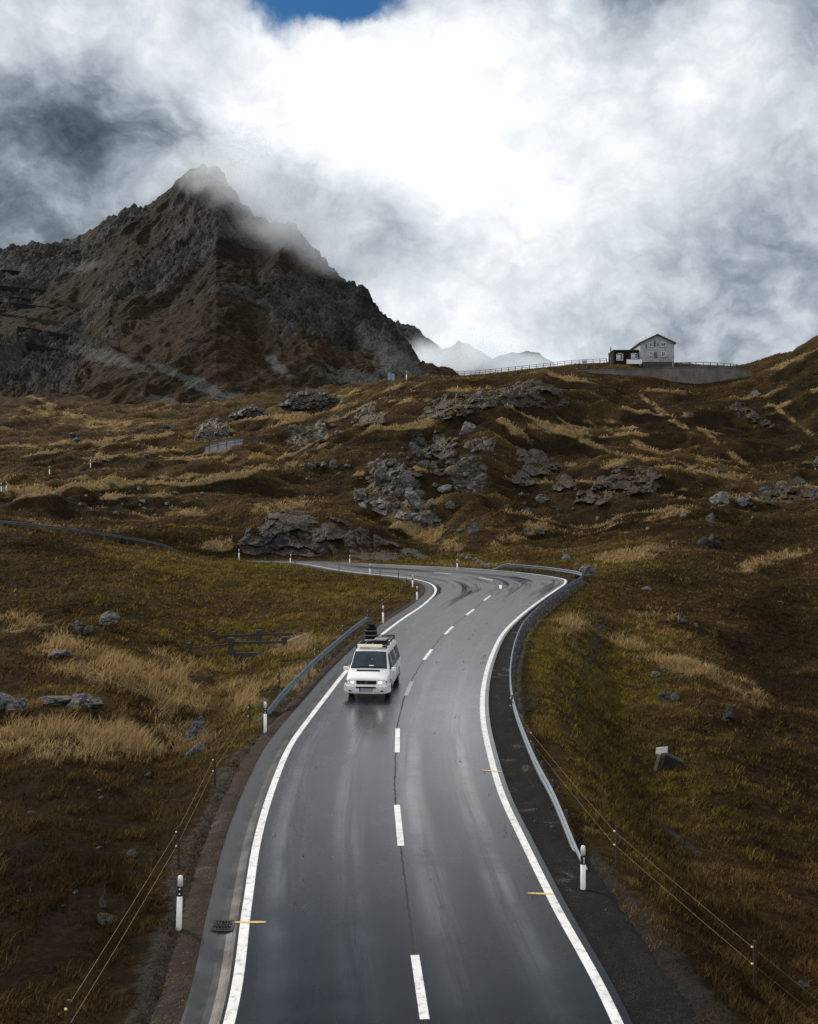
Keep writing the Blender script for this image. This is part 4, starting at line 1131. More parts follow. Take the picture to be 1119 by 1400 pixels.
# gabled body, gable towards the road
W0, W1 = hx(875.5), hx(922); EZ = hz(469); RZ = hz(458.5); DEP = 11.0
mid = (W0 + W1) / 2
m = MB()
pent = [(W0, -1.2), (W1, -1.2), (W1, EZ), (mid, RZ), (W0, EZ)]
m.add([(x, 0, z) for x, z in pent] + [(x, DEP, z) for x, z in pent], [(0, 1, 2, 3, 4), (9, 8, 7, 6, 5), (0, 5, 6, 1), (1, 6, 7, 2), (2, 7, 8, 3), (3, 8, 9, 4), (4, 9, 5, 0)])
m.build('wall', M_HOUSE, house)
m = MB()
for a, bq in (((W0 - .45, EZ - .22), (mid, RZ + .06)), ((mid, RZ + .06), (W1 + .45, EZ - .22))):
    th = .30
    m.add([(a[0], -.6, a[1]), (bq[0], -.6, bq[1]), (bq[0], -.6, bq[1] + th), (a[0], -.6, a[1] + th), (a[0], DEP + .5, a[1]), (bq[0], DEP + .5, bq[1]), (bq[0], DEP + .5, bq[1] + th), (a[0], DEP + .5, a[1] + th)],
          [(0, 1, 2, 3), (7, 6, 5, 4), (0, 4, 5, 1), (2, 6, 7, 3), (0, 3, 7, 4), (1, 5, 6, 2)])
rf = m.build('roof', M_ROOF, house)
m = MB(); m.cyl((hx(886.5), 2.5, EZ + .6), (hx(886.5), 2.5, hz(457)), .05, .05, 6); m.cyl((hx(886.5) - .35, 2.5, hz(459)), (hx(886.5) + .35, 2.5, hz(459)), .03, .03, 5); m.build('antenna', M_RAILD, rf)
def window(parent, x, z, w, h, shut=0.0, y=0.0, open_=False):
    m = MB(); t_ = .09
    for e in (-1, 1):
        m.box((x + e * (w / 2 - t_ / 2), y - .02, z), (t_, .10, h)); m.box((x, y - .023, z + e * (h / 2 - t_ / 2)), (w - 2 * t_ - .004, .10, t_))
    m.box((x, y - .026, z), (.06, .09, h - 2 * t_ - .004))
    f = m.build('window', M_WINF, parent)
    m = MB(); m.box((x, y - .006, z), (w - .1, .05, h - .1)); m.build('pane', M_PANE, f)
    m = MB(); m.box((x, y - .07, z - h / 2 - .06), (w + .25, .16, .08)); m.build('sill', M_CONC, f)
    return f
for px, py, w, h in ((890.5, 471.5, 1.05, 1.15), (907, 471, 1.25, 1.2), (890.5, 483.5, .95, 1.1), (907, 484, 1.0, 1.4)):
    window(house, hx(px), hz(py), w, h)
for px, py, w, h in ((884, 474, .34, 1.0), (895.5, 470, .5, 1.5), (899.5, 471, .3, .5), (896.5, 485.5, .8, 1.6)):
    m = MB(); m.box((hx(px), -.02, hz(py)), (w, .09, h)); m.build('dark_shutter', simple('slate_shutter', (.07, .085, .10), .7) if 'slate_shutter' not in bpy.data.materials else bpy.data.materials['slate_shutter'], house)
m = MB(); m.box((hx(899), -.015, hz(477.2)), (4.2, .05, .12)); m.build('faded_band', simple('pale_render_band', (.42, .44, .45), .8), house)
# terrace in front with dark railing
m = MB(); m.box((hx(896), -1.7, -.35), (hx(917) - hx(878), 2.6, 1.5)); m.build('terrace', M_RAILD, house)
m = MB(); x = hx(900)
while x < hx(919):
    m.box((x, -2.9, 1.05), (.06, .06, 1.35)); x += .42
m.box((hx(909.5), -2.9, 1.72), (hx(919.5) - hx(900), .07, .07)); 
x = hx(880)
while x < hx(900):
    m.box((x, -2.9, .95), (.06, .06, 1.1)); x += .9
m.box((hx(890), -2.9, 1.5), (hx(900) - hx(880) - .1, .06, .06))
m.build('terrace_railing', M_RAILD, house)
# dark flat-roofed lodge beside it
ann = thing('timber_lodge', 'low dark timber lodge with flat roof and two square windows', 'lodge', P(856, 497, DH + 1.5))
ax = lambda px: (px - 856) * S; az_ = lambda py: (497 - py) * S
m = MB(); w0, w1 = ax(839), ax(875); m.box(((w0 + w1) / 2, 3.5, az_(488.5) - .2), (w1 - w0, 7, az_(479) - az_(498) + .4)); m.build('wall', M_BWOOD, ann)
m = MB(); m.box(((w0 + w1) / 2, 3.5, az_(478.6)), (w1 - w0 + .3, 7.4, .18)); m.build('roof', M_ROOF, ann)
for px, w in ((847.5, 1.75), (867.5, 1.75)):
    f = window(ann, ax(px), az_(488 if px < 860 else 486.5), w, 1.75 if px < 860 else 1.4)
    m = MB(); m.box((ax(px) - .28, -.045, az_(488 if px < 860 else 486.5)), (.95, .03, 1.0)); m.build('reflection_patch', simple('painted_sky_reflection', (.35, .42, .5), .1, spec=.8) if 'painted_sky_reflection' not in bpy.data.materials else bpy.data.materials['painted_sky_reflection'], f)  # pale blue colour paints a sky reflection on the pane
t = thing('terrace_screen', 'white low terrace screen between the dark lodge and the grey house', 'screen wall', P(867.5, 497.5, DH - 2))
m = MB(); w = (878 - 857.5) * S; m.box((0, 0, .62), (w, .16, 1.25), bev=.02); m.build('panel', simple('white_panel', (.72, .74, .76), .5, var=.06, scale=2, dirt=(.4, .42, .44), dirt_amt=.4), t)
m = MB(); 
for e in (-1, -.33, .33, 1): m.box((e * w * .47, .12, .4), (.1, .1, 1.5))
m.build('post', M_RAILD, t)
m = MB(); m.box((0, -.085, 1.16), (w - .1, .02, .05)); m.build('trim', M_RAILD, t)
# flagpole with furled flag
t = thing('flagpole', 'thin flagpole with a furled dark flag left of the dark lodge', 'flagpole', P(835, 498, DH))
m = MB(); m.cyl((0, 0, -1), (0, 0, (498 - 473.5) * S), .06, .04, 8); m.build('pole', M_STEELD, t)
m = MB(); m.lathe([(.05, 2.3), (.15, 2.7), (.13, 3.4), (.17, 4.0), (.06, 4.6)], 9, c=(.08, 0, 0)); m.build('flag', simple('dark_flag', (.04, .035, .04), .8), t, True)
# notice board on two posts
t = thing('notice_board', 'small grey notice board on two posts on the skyline left of the flagpole', 'notice board', P(799.5, 502, 268))
m = MB(); m.box((0, 0, 1.35), (1.25, .06, .85), rz=.2); m.build('panel', simple('grey_board', (.28, .30, .32), .5, dirt=(.12, .13, .14), dirt_amt=.7, scale=2), t)
for e in (-.5, .5):
    m = MB(); m.cyl((e, .06, -.6), (e, .06, 1.7), .04, .04, 6); m.build('post', M_STEELD, t)
# blue two-part road sign far up the road
t = thing('road_sign', 'pale blue double panel road sign at the foot of the scree', 'road sign', P(535.5, 521, 270))
for i, (x, w, h, z) in enumerate(((-.55, .80, 2.0, 1.25), (.40, .85, 1.75, 1.05))):
    m = MB(); m.box((x, 0, z), (w, .08, h), bev=.02); m.build('panel', simple('faded_blue', (.16, .25, .36), .5, var=.2, scale=1.5) if i == 0 else bpy.data.materials['faded_blue'], t)
    m = MB(); m.cyl((x, .08, -.8), (x, .08, z + h / 2 - .1), .05, .05, 6); m.build('post', M_STEELD, t)
for px, py, d in ((556, 519, 272),):
    o = put_delineator(px, py, 'small white marker post right of the pale blue road sign', 1, d); o.scale = (1.9, 1.9, 2.2)
# curved retaining wall, right of and under the house
def wall_strip(name, pts, label, thick, mat):
    """pts: (px, py_top, py_bottom, d)"""
    tops = catmull([P(px, a, d) for px, a, b_, d in pts], 6); bots = catmull([P(px, b_, d) for px, a, b_, d in pts], 6)
    base = tops[0].copy(); base.z = bots[0].z
    t = thing(name, label, 'retaining wall', base)
    m = MB(); n = len(tops); V = []
    for a, b_ in zip(tops, bots):
        for q in (Vector((a.x, a.y, b_.z - 1.5)), a, a + Vector((0, thick, 0)), Vector((a.x, a.y + thick, b_.z - 1.5))): V.append(q - base)
    F_ = []
    for k in range(n - 1):
        for i in range(4): F_.append((k * 4 + i, k * 4 + (i + 1) % 4, k * 4 + 4 + (i + 1) % 4, k * 4 + 4 + i))
    F_ += [(0, 1, 2, 3), ((n - 1) * 4 + 3, (n - 1) * 4 + 2, (n - 1) * 4 + 1, (n - 1) * 4)]
    m.add(V, F_); m.build('wall', mat, t)
    m = MB(); m.sweep([(a - base + Vector((0, thick / 2, .0)), Vector((0, 1, 0)), Vector((0, 0, 1))) for a in tops], [(-thick / 2 - .12, .003), (thick / 2 + .12, .003), (thick / 2 + .12, .22), (-thick / 2 - .12, .22)], close=True)
    m.build('coping', M_WALLC, t); return t
WALLP = [(786, 508, 514, 263), (830, 506, 515, 262), (875, 504.5, 517, 262.5), (920, 503, 521, 263), (950, 502.2, 527, 264), (985, 502.5, 529, 265.5), (1010, 505, 528, 267.5), (1030, 511, 525, 270), (1042, 516, 524, 273)]
wall_strip('retaining_wall', WALLP, 'curved stained concrete retaining wall under the crest below the house', .6, M_WALLC)
def railing(name, pts, label, step, h, cat='railing', mat=None, rails=(1.0, .55), r=.05, pr=.07):
    line = catmull([P(*q) for q in pts], 8); line = resample(line, 0.5)
    base = line[0].copy(); t = thing(name, label, cat, base)
    k = max(1, int(step / .5))
    for i in range(0, len(line), k):
        q = line[i] - base; m = MB(); m.box((q.x, q.y, q.z + h / 2 - .3), (pr * 2, pr * 2, h + .6)); m.build('post', mat, t)
    for f in rails:
        m = MB(); m.tube([q - base + Vector((0, -pr - r, h * f)) for q in line[::2]], r, 5); m.build('rail', mat, t)
    return t
railing('wall_railing', [(921, 501.8, 264), (940, 501.2, 264.3), (965, 501.2, 265), (990, 502.5, 266.3), (1010, 504.4, 268)], 'dark post and rail railing along the retaining wall top right of the house', 2.0, 1.15, mat=M_RAILD, rails=(.95, .3), r=.07, pr=.08)
_sd = np.linspace(232, 300, 140)
def skyline(px):
    x = (px - CX) / F * _sd; z = height(x, _sd, False); e = (z - CAMZ) / _sd; k = int(np.argmax(e)); k = max(k - 2, 0)
    return (px, CY - F * (z[k] - CAMZ) / _sd[k] + .3, _sd[k])
_sk = [skyline(p_) for p_ in np.linspace(586, 832, 32)]
_kk = np.ones(5) / 5; _dd = np.convolve(np.pad([q[2] for q in _sk], 2, 'edge'), _kk, 'valid'); _yy = np.convolve(np.pad([q[1] for q in _sk], 2, 'edge'), _kk, 'valid')
railing('road_railing', [(q[0], y_ - .6, d_) for q, y_, d_ in zip(_sk, _yy, _dd)], 'long dark roadside railing along the skyline left of the house', 2.0, 1.15, mat=M_RAILD, rails=(.95, .5), r=.06, pr=.07)
# road climbing across the slope behind the left meadow: wall faces and railings
lp = [(232, 640), (262, 624), (300, 612), (335, 606), (372, 600), (405, 588), (440, 578), (475, 566), (505, 551)]
ptsl = []
for px, py in lp:
    h_ = hit(px, py); ptsl.append((px, py, h_.y))
ds = np.array([q[2] for q in ptsl]); ds = np.linspace(min(max(ds[0], 215), 240), 262, len(ds))
ptsl = [(q[0], q[1], d) for q, d in zip(ptsl, ds)]
railing('road_railing', ptsl, 'dark roadside railing climbing the slope behind the left meadow', 2.5, 1.1, mat=M_RAILD, rails=(.95, .45), r=.06, pr=.07)
for pts, lb in (([(281, 612, 618, 229), (300, 604, 613, 230), (318, 601, 611, 231.5), (333, 600, 608, 233)], 'pale grey roadside wall face below the climbing railing, lower of two'), ([(436, 578, 582, 245), (450, 572, 581, 246.5), (463, 568, 577, 248)], 'pale grey roadside wall face below the climbing railing, upper of two')):
    wall_strip('roadside_wall', pts, lb, .5, simple('pale_wet_concrete', (.30, .31, .33), .45, var=.3, scale=.5, dirt=(.12, .12, .13), dirt_amt=.6) if 'pale_wet_concrete' not in bpy.data.materials else bpy.data.materials['pale_wet_concrete'])
# snow barriers on the mountain flank
BAR = [((0, 391), (62, 397)), ((0, 413), (74, 421)), ((0, 429), (90, 442)), ((24, 447), (98, 460)), ((100, 456), (163, 468)), ((64, 409), (128, 418)), ((128, 419), (150, 427)), ((150, 435), (173, 441)), ((28, 467), (84, 480)), ((14, 406), (42, 409)), ((48, 361), (80, 369)), ((26, 373), (45, 378)), ((2, 369), (28, 371))]
M_BAR = simple('dark_timber_barrier', (0.010, 0.009, 0.009), 0.95, spec=0.05)
names = ['topmost long', 'second long', 'third long', 'lower middle', 'low right', 'upper right', 'small right', 'smallest right', 'lowest', 'short upper left', 'uppermost chunky', 'short chunky', 'leftmost short']
for (a, bq), nm in zip(BAR, names):
    n = max(4, int((bq[0] - a[0]) / 6)); pts = []
    ps = [(a[0] + (bq[0] - a[0]) * i / n, a[1] + (bq[1] - a[1]) * i / n + 2) for i in range(n + 1)]
    ds = np.array([mount_hit(*q).y for q in ps]); co_ = np.polyfit(np.arange(n + 1), ds, 1)
    for i, q in enumerate(ps): pts.append(P(q[0], q[1], float(np.polyval(co_, i)) - 3.0))
    base = pts[0].copy(); hgt = 1.5
    t = thing('snow_barrier', nm + ' dark snow barrier on the left flank of the mountain', 'snow barrier', base, group='avalanche barriers on the mountain flank')
    m = MB()
    for p0, p1 in zip(pts[:-1], pts[1:]):
        A = p0 - base; B_ = p1 - base; dv = Vector((0, -.5, 0))
        m.add([A + dv + Vector((0, 0, -2.0)), B_ + dv + Vector((0, 0, -2.0)), B_ + dv + Vector((0, .5, hgt)), A + dv + Vector((0, .5, hgt)), A + Vector((0, 0, -2.0)), B_ + Vector((0, 0, -2.0)), B_ + Vector((0, .5, hgt)), A + Vector((0, .5, hgt))],
              [(0, 1, 2, 3), (7, 6, 5, 4), (0, 4, 5, 1), (2, 6, 7, 3), (0, 3, 7, 4), (1, 5, 6, 2)])
    m.build('panel', M_BAR, t)
    m = MB()
    for q in pts: m.cyl(q - base + Vector((0, .8, -4)), q - base + Vector((0, .4, hgt + .4)), .18, .14, 6)
    m.build('posts', M_BAR, t) if False else m.build('frame', M_BAR, t)
# ================================================================== ROCKS
def rock_material(name, dark, light, moss=0.3, band=2.2):
    m, nt, b, out = new_mat(name); co = nt.coords()
    oi = nt.new('ShaderNodeObjectInfo')
    co = nt.vmath('ADD', co, nt.vmath('SCALE', oi.outputs['Location']).outputs[0]).outputs[0]
    r1 = nt.noise(nt.scale(co, (0.8, 0.8, band)), 1.3, 8, 0.72, 0.8); r2 = nt.noise(co, 7.0, 6, 0.78); r3 = nt.noise(co, 24, 3, 0.8)
    c = nt.mix(nt.ss(nt.math('ADD', nt.math('MULTIPLY', r1, .6), nt.math('MULTIPLY', r2, .4)), 0.38, 0.63), dark, light)
    c = nt.mix(nt.math('MULTIPLY', nt.ss(r2, 0.60, 0.72), 0.5), c, tuple(min(1, x * 1.5) for x in light))
    geo = nt.new('ShaderNodeNewGeometry'); sep = nt.new('ShaderNodeSeparateXYZ'); nt.l.new(geo.outputs['Normal'], sep.inputs[0])
    mo = nt.math('MULTIPLY', nt.ss(nt.math('ADD', sep.outputs[2], nt.math('MULTIPLY', nt.math('SUBTRACT', r1, .5), 1.6)), 0.55, 0.95), moss)
    c = nt.mix(mo, c, nt.mix(nt.ss(r2, .4, .65), (0.022, 0.015, 0.007), (0.085, 0.055, 0.021)))
    crack = nt.new('ShaderNodeTexVoronoi'); crack.feature = 'DISTANCE_TO_EDGE'; crack.inputs['Scale'].default_value = 0.9
    nt.l.new(nt.vmath('ADD', nt.scale(co, (1, 1, 1.7)), nt.vmath('SCALE', nt.new('ShaderNodeTexNoise').outputs['Color']).outputs[0]).outputs[0], crack.inputs['Vector'])
    c = nt.mix(nt.math('MULTIPLY', nt.ss(crack.outputs['Distance'], 0.05, 0.0), 0.8), c, (0.010, 0.010, 0.010))
    nt.set(b.inputs['Base Color'], c); nt.set(b.inputs['Roughness'], nt.math('ADD', 0.45, nt.math('MULTIPLY', r1, 0.5)))
    b.inputs['Specular IOR Level'].default_value = 0.14
    h = nt.math('ADD', nt.math('MULTIPLY', r1, 0.6), nt.math('ADD', nt.math('MULTIPLY', r2, 0.3), nt.math('MULTIPLY', r3, 0.1)))
    nt.set(b.inputs['Normal'], nt.bump(nt.ss(crack.outputs['Distance'], 0.0, 0.07), 0.6, 0.08, nt.bump(h, 0.9, 0.35)))
    return m
M_ROCK = rock_material('grey_lichened_rock', (0.028, 0.028, 0.027), (0.200, 0.197, 0.187), 0.85)
M_ROCKD = rock_material('dark_wet_rock', (0.011, 0.012, 0.013), (0.080, 0.083, 0.086), 0.9, 4.0)
M_SLATE = rock_material('dark_bedded_slate', (0.007, 0.0075, 0.0085), (0.044, 0.047, 0.051), 0.45, 5.0)
M_ROCKP = rock_material('pale_streaked_rock', (0.060, 0.061, 0.062), (0.31, 0.312, 0.302), 0.5, 3.0)

_ico = {}
def ico(sub):
    if sub not in _ico:
        bm = bmesh.new(); bmesh.ops.create_icosphere(bm, subdivisions=sub, radius=1.0)
        bm.verts.index_update()
        _ico[sub] = (np.array([v.co[:] for v in bm.verts]), np.array([[v.index for v in f.verts] for f in bm.faces])); bm.free()
    return _ico[sub]
def rock_shape(sub, seed, planes=16, rough=0.12, strata=0.0):
    r = np.random.default_rng(seed); V, Fc = ico(sub)
    nrm = r.normal(size=(planes, 3)); nrm /= np.linalg.norm(nrm, axis=1)[:, None]
    hh = r.uniform(0.60, 1.0, planes)
    dt = V @ nrm.T
    rad = np.min(np.where(dt > 0.08, hh[None] / np.maximum(dt, 0.08), 9.0), axis=1)
    rad = np.minimum(rad, 1.35)
    W = V * rad[:, None]
    o = seed * 3.7
    nz = fbm(W[:, 0] * 2.3 + o, W[:, 1] * 2.3 + W[:, 2] * 1.9, 4, seed % 50) + 0.6 * (ridged(W[:, 0] * 3.1 + W[:, 2] * 1.4 + o, W[:, 1] * 3.1 + W[:, 2] * 2.6, 3, seed % 41) - 0.9)
    W = W * (1 + rough * nz)[:, None]
    if strata: W[:, :2] *= (1 + strata * np.sin(W[:, 2] * 13 + 2 * nz))[:, None]
    return W, Fc
def make_rock(name, pos, size, mat, label, cat, group=None, sub=4, seed=1, rot=0.0, tilt=0.0, lobes=1, sink=0.35, strata=0.0, rough=0.075):
    Vs = []; Fs = []; n0 = 0; r = np.random.default_rng(seed + 999)
    for k in range(lobes):
        W, Fc = rock_shape(sub, seed * 7 + k * 13 + 1, int(r.integers(11, 20)), rough, strata)
        if lobes == 1: W = W * np.array(size)
        else:
            off = np.array([r.uniform(-.78, .78), r.uniform(-.35, .35), 0.0]) if k else np.zeros(3)
            fall = 1 - 0.45 * abs(off[0])
            off[2] = r.uniform(-.35, .30) * fall
            W = W * np.array([r.uniform(.20, .42), r.uniform(.35, .75), r.uniform(.35, .78) * fall]) + off
            W = W * np.array(size)
        Vs.append(W); Fs.append(Fc + n0); n0 += len(W)
    V = np.concatenate(Vs); Fc = np.concatenate(Fs)
    if tilt:
        c, s = math.cos(tilt), math.sin(tilt); x = V[:, 0].copy(); V[:, 0] = x * c + V[:, 2] * s; V[:, 2] = -x * s + V[:, 2] * c
    V[:, 2] += size[2] * (1 - 2 * sink)
    o = raw_mesh(name, V, Fc, mat, False)
    o.location = pos; o.rotation_euler = (0, 0, rot)
    tag(o, label, cat, group); return o
def photo_rock(px, py, w, h, mat, label, sink=0.36, depth=0.8, d=None, **kw):
    """centre column, foot row, width and height in photo pixels"""
    p = hit(px, py) if d is None else P(px, py, d)
    s = p.y / F
    return make_rock(kw.pop('name', 'boulder'), p, (w * s / 2, w * s / 2 * depth, h * s / 2 / (1 - sink)), mat, label, kw.pop('cat', 'rock'), kw.pop('group', None), sink=sink, **kw)
R1 = photo_rock
# left meadow
R1(112, 968, 100, 28, M_ROCKP, 'low pale streaked rock slab in straw grass, right of its pair', .35, .5, name='rock_outcrop', seed=11, lobes=5, sub=5, strata=.03)
R1(12, 974, 92, 38, M_ROCKP, 'rugged grey rock outcrop cut by the left edge of the view', .35, .5, name='rock_outcrop', seed=12, lobes=5, sub=5, strata=.03)
R1(148, 858, 26, 24, M_ROCKP, 'pale tilted stone standing in the dark hollow of the left meadow', .3, .6, seed=13, tilt=.5)
R1(108, 866, 30, 22, M_ROCK, 'cracked grey rock beside the pale tilted stone', .4, .6, seed=14, lobes=3, tilt=.4)
R1(84, 898, 34, 9, M_ROCKP, 'flat pale stone at the foot of the tall straw clump on the left', .4, .7, seed=15)
R1(262, 1012, 18, 28, M_ROCKP, 'upper white rock slab on the bank beside the yellow fence', .4, .5, seed=16, tilt=.5)
R1(266, 1036, 26, 22, M_ROCKP, 'lower white rock slab on the bank beside the yellow fence', .45, .5, seed=17, tilt=.7)
R1(180, 1172, 40, 18, M_ROCK, 'grey stone in the dark heather left of the nearest fence post', .5, .7, seed=18, lobes=2)
R1(140, 1240, 20, 36, M_ROCK, 'tall mossy grey stone in the dark heather above the bottom left corner', .5, .6, seed=19, lobes=2)
R1(145, 1262, 26, 14, M_ROCK, 'small grey stone just below the tall mossy stone', .5, .6, seed=20)
R1(45, 1116, 14, 6, M_ROCK, 'small flat brown-grey stone in dark heather near the left edge', .4, .7, seed=21)
# beside the bend
R1(803, 786, 19, 11, M_ROCKP, 'pale block of stone at the outer tip of the bend behind the guardrail', .25, .7, seed=22, d=97)
R1(790, 786, 9, 9, M_ROCK, 'dark stone touching the pale block behind the guardrail', .3, .7, seed=23, d=98)
R1(775, 766, 20, 9, M_ROCKP, 'pale broken stone in the grass above the outer guardrail', .4, .6, seed=24, lobes=3)
for i, (px, py, w, h) in enumerate(((632, 762, 9, 5), (640, 764, 10, 5), (648, 767, 9, 5), (655, 770, 9, 6), (661, 773, 10, 5), (668, 776, 10, 5))):
    R1(px, py, w, h, M_ROCKP, 'white stone in the rubble gully running down to the far guardrail', .35, .8, seed=30 + i, group='stones of the rubble gully')
# right slope
R1(905, 952, 26, 10, M_ROCK, 'grey rubble patch just under the bright straw crest, right of two', .5, .7, seed=41, lobes=4, d=53)
R1(925, 958, 22, 14, M_ROCK, 'pale ragged rock under the bright straw crest beside the rubble', .45, .7, seed=42, lobes=4)
R1(897, 925, 14, 7, M_ROCKP, 'small pale stone high under the bright straw crest', .4, .7, seed=43)
R1(993, 985, 44, 22, M_ROCKD, 'dark slabby rock sloping down on the right hillside', .45, .5, seed=44, lobes=4, tilt=.35)
R1(930, 853, 28, 9, M_ROCK, 'low pale rubble stone in the brown turf right of the path', .45, .7, seed=45, lobes=3)
R1(952, 858, 20, 7, M_ROCK, 'low grey rubble stone right of the other rubble stone', .45, .7, seed=46, lobes=3)
R1(885, 808, 14, 5, M_ROCKP, 'thin pale stone lying in grass above the path', .4, .8, seed=47)
R1(1095, 1352, 20, 9, M_ROCK, 'flat grey stone in the dark grass near the bottom right corner', .45, .7, seed=48)
R1(758, 1135, 12, 6, M_ROCK, 'dark stone on the gravel beside the right guardrail', .45, .7, seed=49)
# the hill behind the bend
R1(430, 640, 40, 12, M_ROCK, 'large grey slab at the right end of the pale grass crest', .35, .5, seed=65, lobes=3)
R1(455, 640, 34, 22, M_ROCK, 'leaning grey slab just above the boulder field', .35, .5, seed=66, lobes=2, tilt=-.3)
R1(1014, 690, 18, 12, M_ROCKP, 'pale rounded boulder left of the long low dark crag', .3, .7, seed=67)
R1(984, 688, 28, 12, M_ROCKP, 'pale slanting boulder in brown grass, left of the rounded one', .35, .6, seed=68, tilt=-.25)
R1(972, 748, 34, 24, M_ROCKD, 'dark boulder low on the right hillside', .4, .7, seed=69, lobes=3)
R1(972, 714, 12, 14, M_ROCK, 'dark upright stone above the low dark boulder', .3, .7, seed=70)
R1(934, 708, 8, 6, M_ROCKP, 'small white stone in the dark turf of the right hillside', .3, .7, seed=71)
R1(980, 646, 20, 6, M_ROCK, 'flat grey slab on the bright grass crest', .4, .7, seed=72)
R1(905, 750, 6, 5, M_ROCKP, 'tiny white stone low in the dark turf right of centre', .3, .7, seed=73)
R1(1034, 541, 14, 6, M_ROCKP, 'small bluish white rock below the right end of the retaining wall', .3, .7, seed=74)
R1(1117, 637, 10, 12, M_ROCKP, 'pale bluish stone at the right edge on a small knoll', .3, .7, seed=75)
R1(1093, 618, 14, 9, M_ROCK, 'grey stone in the dark valley flank near the right edge', .35, .7, seed=76, lobes=2)
R1(1030, 572, 12, 8, M_ROCK, 'pale streaked stone on the dark valley flank under the wall', .35, .7, seed=77, lobes=2)
# ---- outcrops that grow out of the slope: the visible hillside itself, broken into fracture blocks
_hc = np.geomspace(108, 300, 900)
def column_hits(px, rows):
    x = (px - CX) / F * _hc; z = height(x, _hc, False)
    prow = np.minimum.accumulate(CY - F * (z - CAMZ) / _hc)
    return np.interp(-np.asarray(rows), -prow, _hc)
def outcrop(name, cat, label, poly, mat, seed, cell=1.5, amp=0.9, step=1.5, turf_amt=1.0, bed=0.0):
    """poly: outline of the rock in photo pixels, laid on the hillside behind it"""
    r = np.random.default_rng(seed); P_ = np.array(poly, float)
    x0, y0 = P_.min(0) - 5; x1, y1 = P_.max(0) + 5
    pxs = np.arange(x0, x1, step); rows = np.arange(y1, y0, -step)
    D = np.stack([column_hits(px, rows) for px in pxs], 1)
    PXg, RW = np.meshgrid(pxs, rows)
    s_ = float(np.median(D)) / F
    U = PXg * s_; W = -RW * s_
    U2 = U + .35 * noise2(U / 1.3, W / 1.3, seed % 37); W2 = W + .35 * noise2(U / 1.3 + 5, W / 1.3, seed % 31)
    # signed distance to the outline, roughened
    inside = np.zeros(PXg.shape, bool); dist = np.full(PXg.shape, 1e9); n = len(P_)
    for k in range(n):
        a, b_ = P_[k], P_[(k + 1) % n]; d_ = b_ - a
        t = np.clip(((PXg - a[0]) * d_[0] + (RW - a[1]) * d_[1]) / (d_ @ d_), 0, 1)
        dist = np.minimum(dist, np.hypot(PXg - a[0] - t * d_[0], RW - a[1] - t * d_[1]))
        cr = ((a[1] > RW) != (b_[1] > RW)) & (PXg < (b_[0] - a[0]) * (RW - a[1]) / ((b_[1] - a[1]) if b_[1] != a[1] else 1e-9) + a[0])
        inside ^= cr
    sd_ = np.where(inside, dist, -dist) + 4.0 * fbm(U / 2.2, W / 2.2, 3, seed % 29)
    m_ = sstep(-1.5, 3.5, sd_)
    # fracture blocks, lying roughly along one bedding direction
    K = max(12, int((x1 - x0) * (y1 - y0) * s_ * s_ / (cell * cell * .7)))
    su = r.uniform(x0, x1, K) * s_; sw = -r.uniform(y0, y1, K) * s_
    off = r.uniform(-.1, 1.0, K) * amp; gu = r.normal(0, .35, K); gw = r.normal(-.35, .35, K)
    ang = r.uniform(-.5, .5); ca, sa = math.cos(ang), math.sin(ang)
    best = np.full(PXg.shape, 1e9); sec = best.copy(); idx = np.zeros(PXg.shape, int)
    for k in range(K):
        du, dw = U2 - su[k], W2 - sw[k]; q = np.hypot((du * ca + dw * sa) / 1.5, (-du * sa + dw * ca))
        nb = q < best; sec = np.where(nb, best, np.minimum(sec, q)); idx = np.where(nb, k, idx); best = np.where(nb, q, best)
    disp = off[idx] + gu[idx] * (U2 - su[idx]) + gw[idx] * (W2 - sw[idx]) + .16 * fbm(U / .7, W / .5, 3, seed % 23)
    disp -= .45 * amp * (1 - sstep(0, .16, sec - best))      # open joints between the blocks
    turf = sstep(.25, .6, fbm(U / 3.0, W / 2.0, 3, seed % 19 + 60))   # pockets where grass still covers the rock
    turf = turf * turf_amt
    if bed: disp = disp * .6 + bed * (ridged((U * .5 + W * .87) / .55, (U * .87 - W * .5) / 3.2, 3, seed % 17 + 80) - .8) + .5 * amp * noise2(U / 4.5, W / 3.5, seed % 13)
    push = m_ * (0.12 + np.clip(disp, -.25, 1.6)) * (1 - turf) - (1 - m_) * 1.2 - turf * .5
    Dn = D - push
    V = np.stack([(PXg - CX) / F * Dn, Dn, CAMZ + (CY - RW) / F * Dn], -1).reshape(-1, 3)
    Fc = grid_faces(*PXg.shape); keep = (m_.ravel()[Fc] > .02).any(1); Fc = Fc[keep]
    used_ = np.unique(Fc); remap = np.zeros(len(V), int); remap[used_] = np.arange(len(used_)); V = V[used_]; Fc = remap[Fc]
    base = V.mean(0); base[2] = V[:, 2].min()
    o = raw_mesh(name, V - base, Fc, mat, False); o.location = base
    return tag(o, label, cat)
outcrop('cliff', 'cliff', 'long dark wet rock face under the grassy mound behind the far road', [(322,745),(334,722),(352,706),(376,697),(404,696),(432,703),(458,704),(486,716),(516,728),(548,742),(580,756),(600,766),(560,767),(500,766),(430,764),(370,762),(330,760)], M_SLATE, 51, 2.4, .45, turf_amt=0.25, bed=.16)
outcrop('crag', 'crag', 'tall cracked grey crag in the middle of the hillside', [(697,632),(706,612),(724,608),(744,614),(760,626),(768,640),(752,648),(742,660),(718,668),(700,664)], M_ROCK, 53, 1.5, 1.2)
outcrop('crag', 'crag', 'smooth rounded buttress right of the tall cracked crag', [(754,655),(764,645),(784,646),(795,660),(788,674),(768,678),(756,670)], M_ROCK, 54, 2.4, .9)
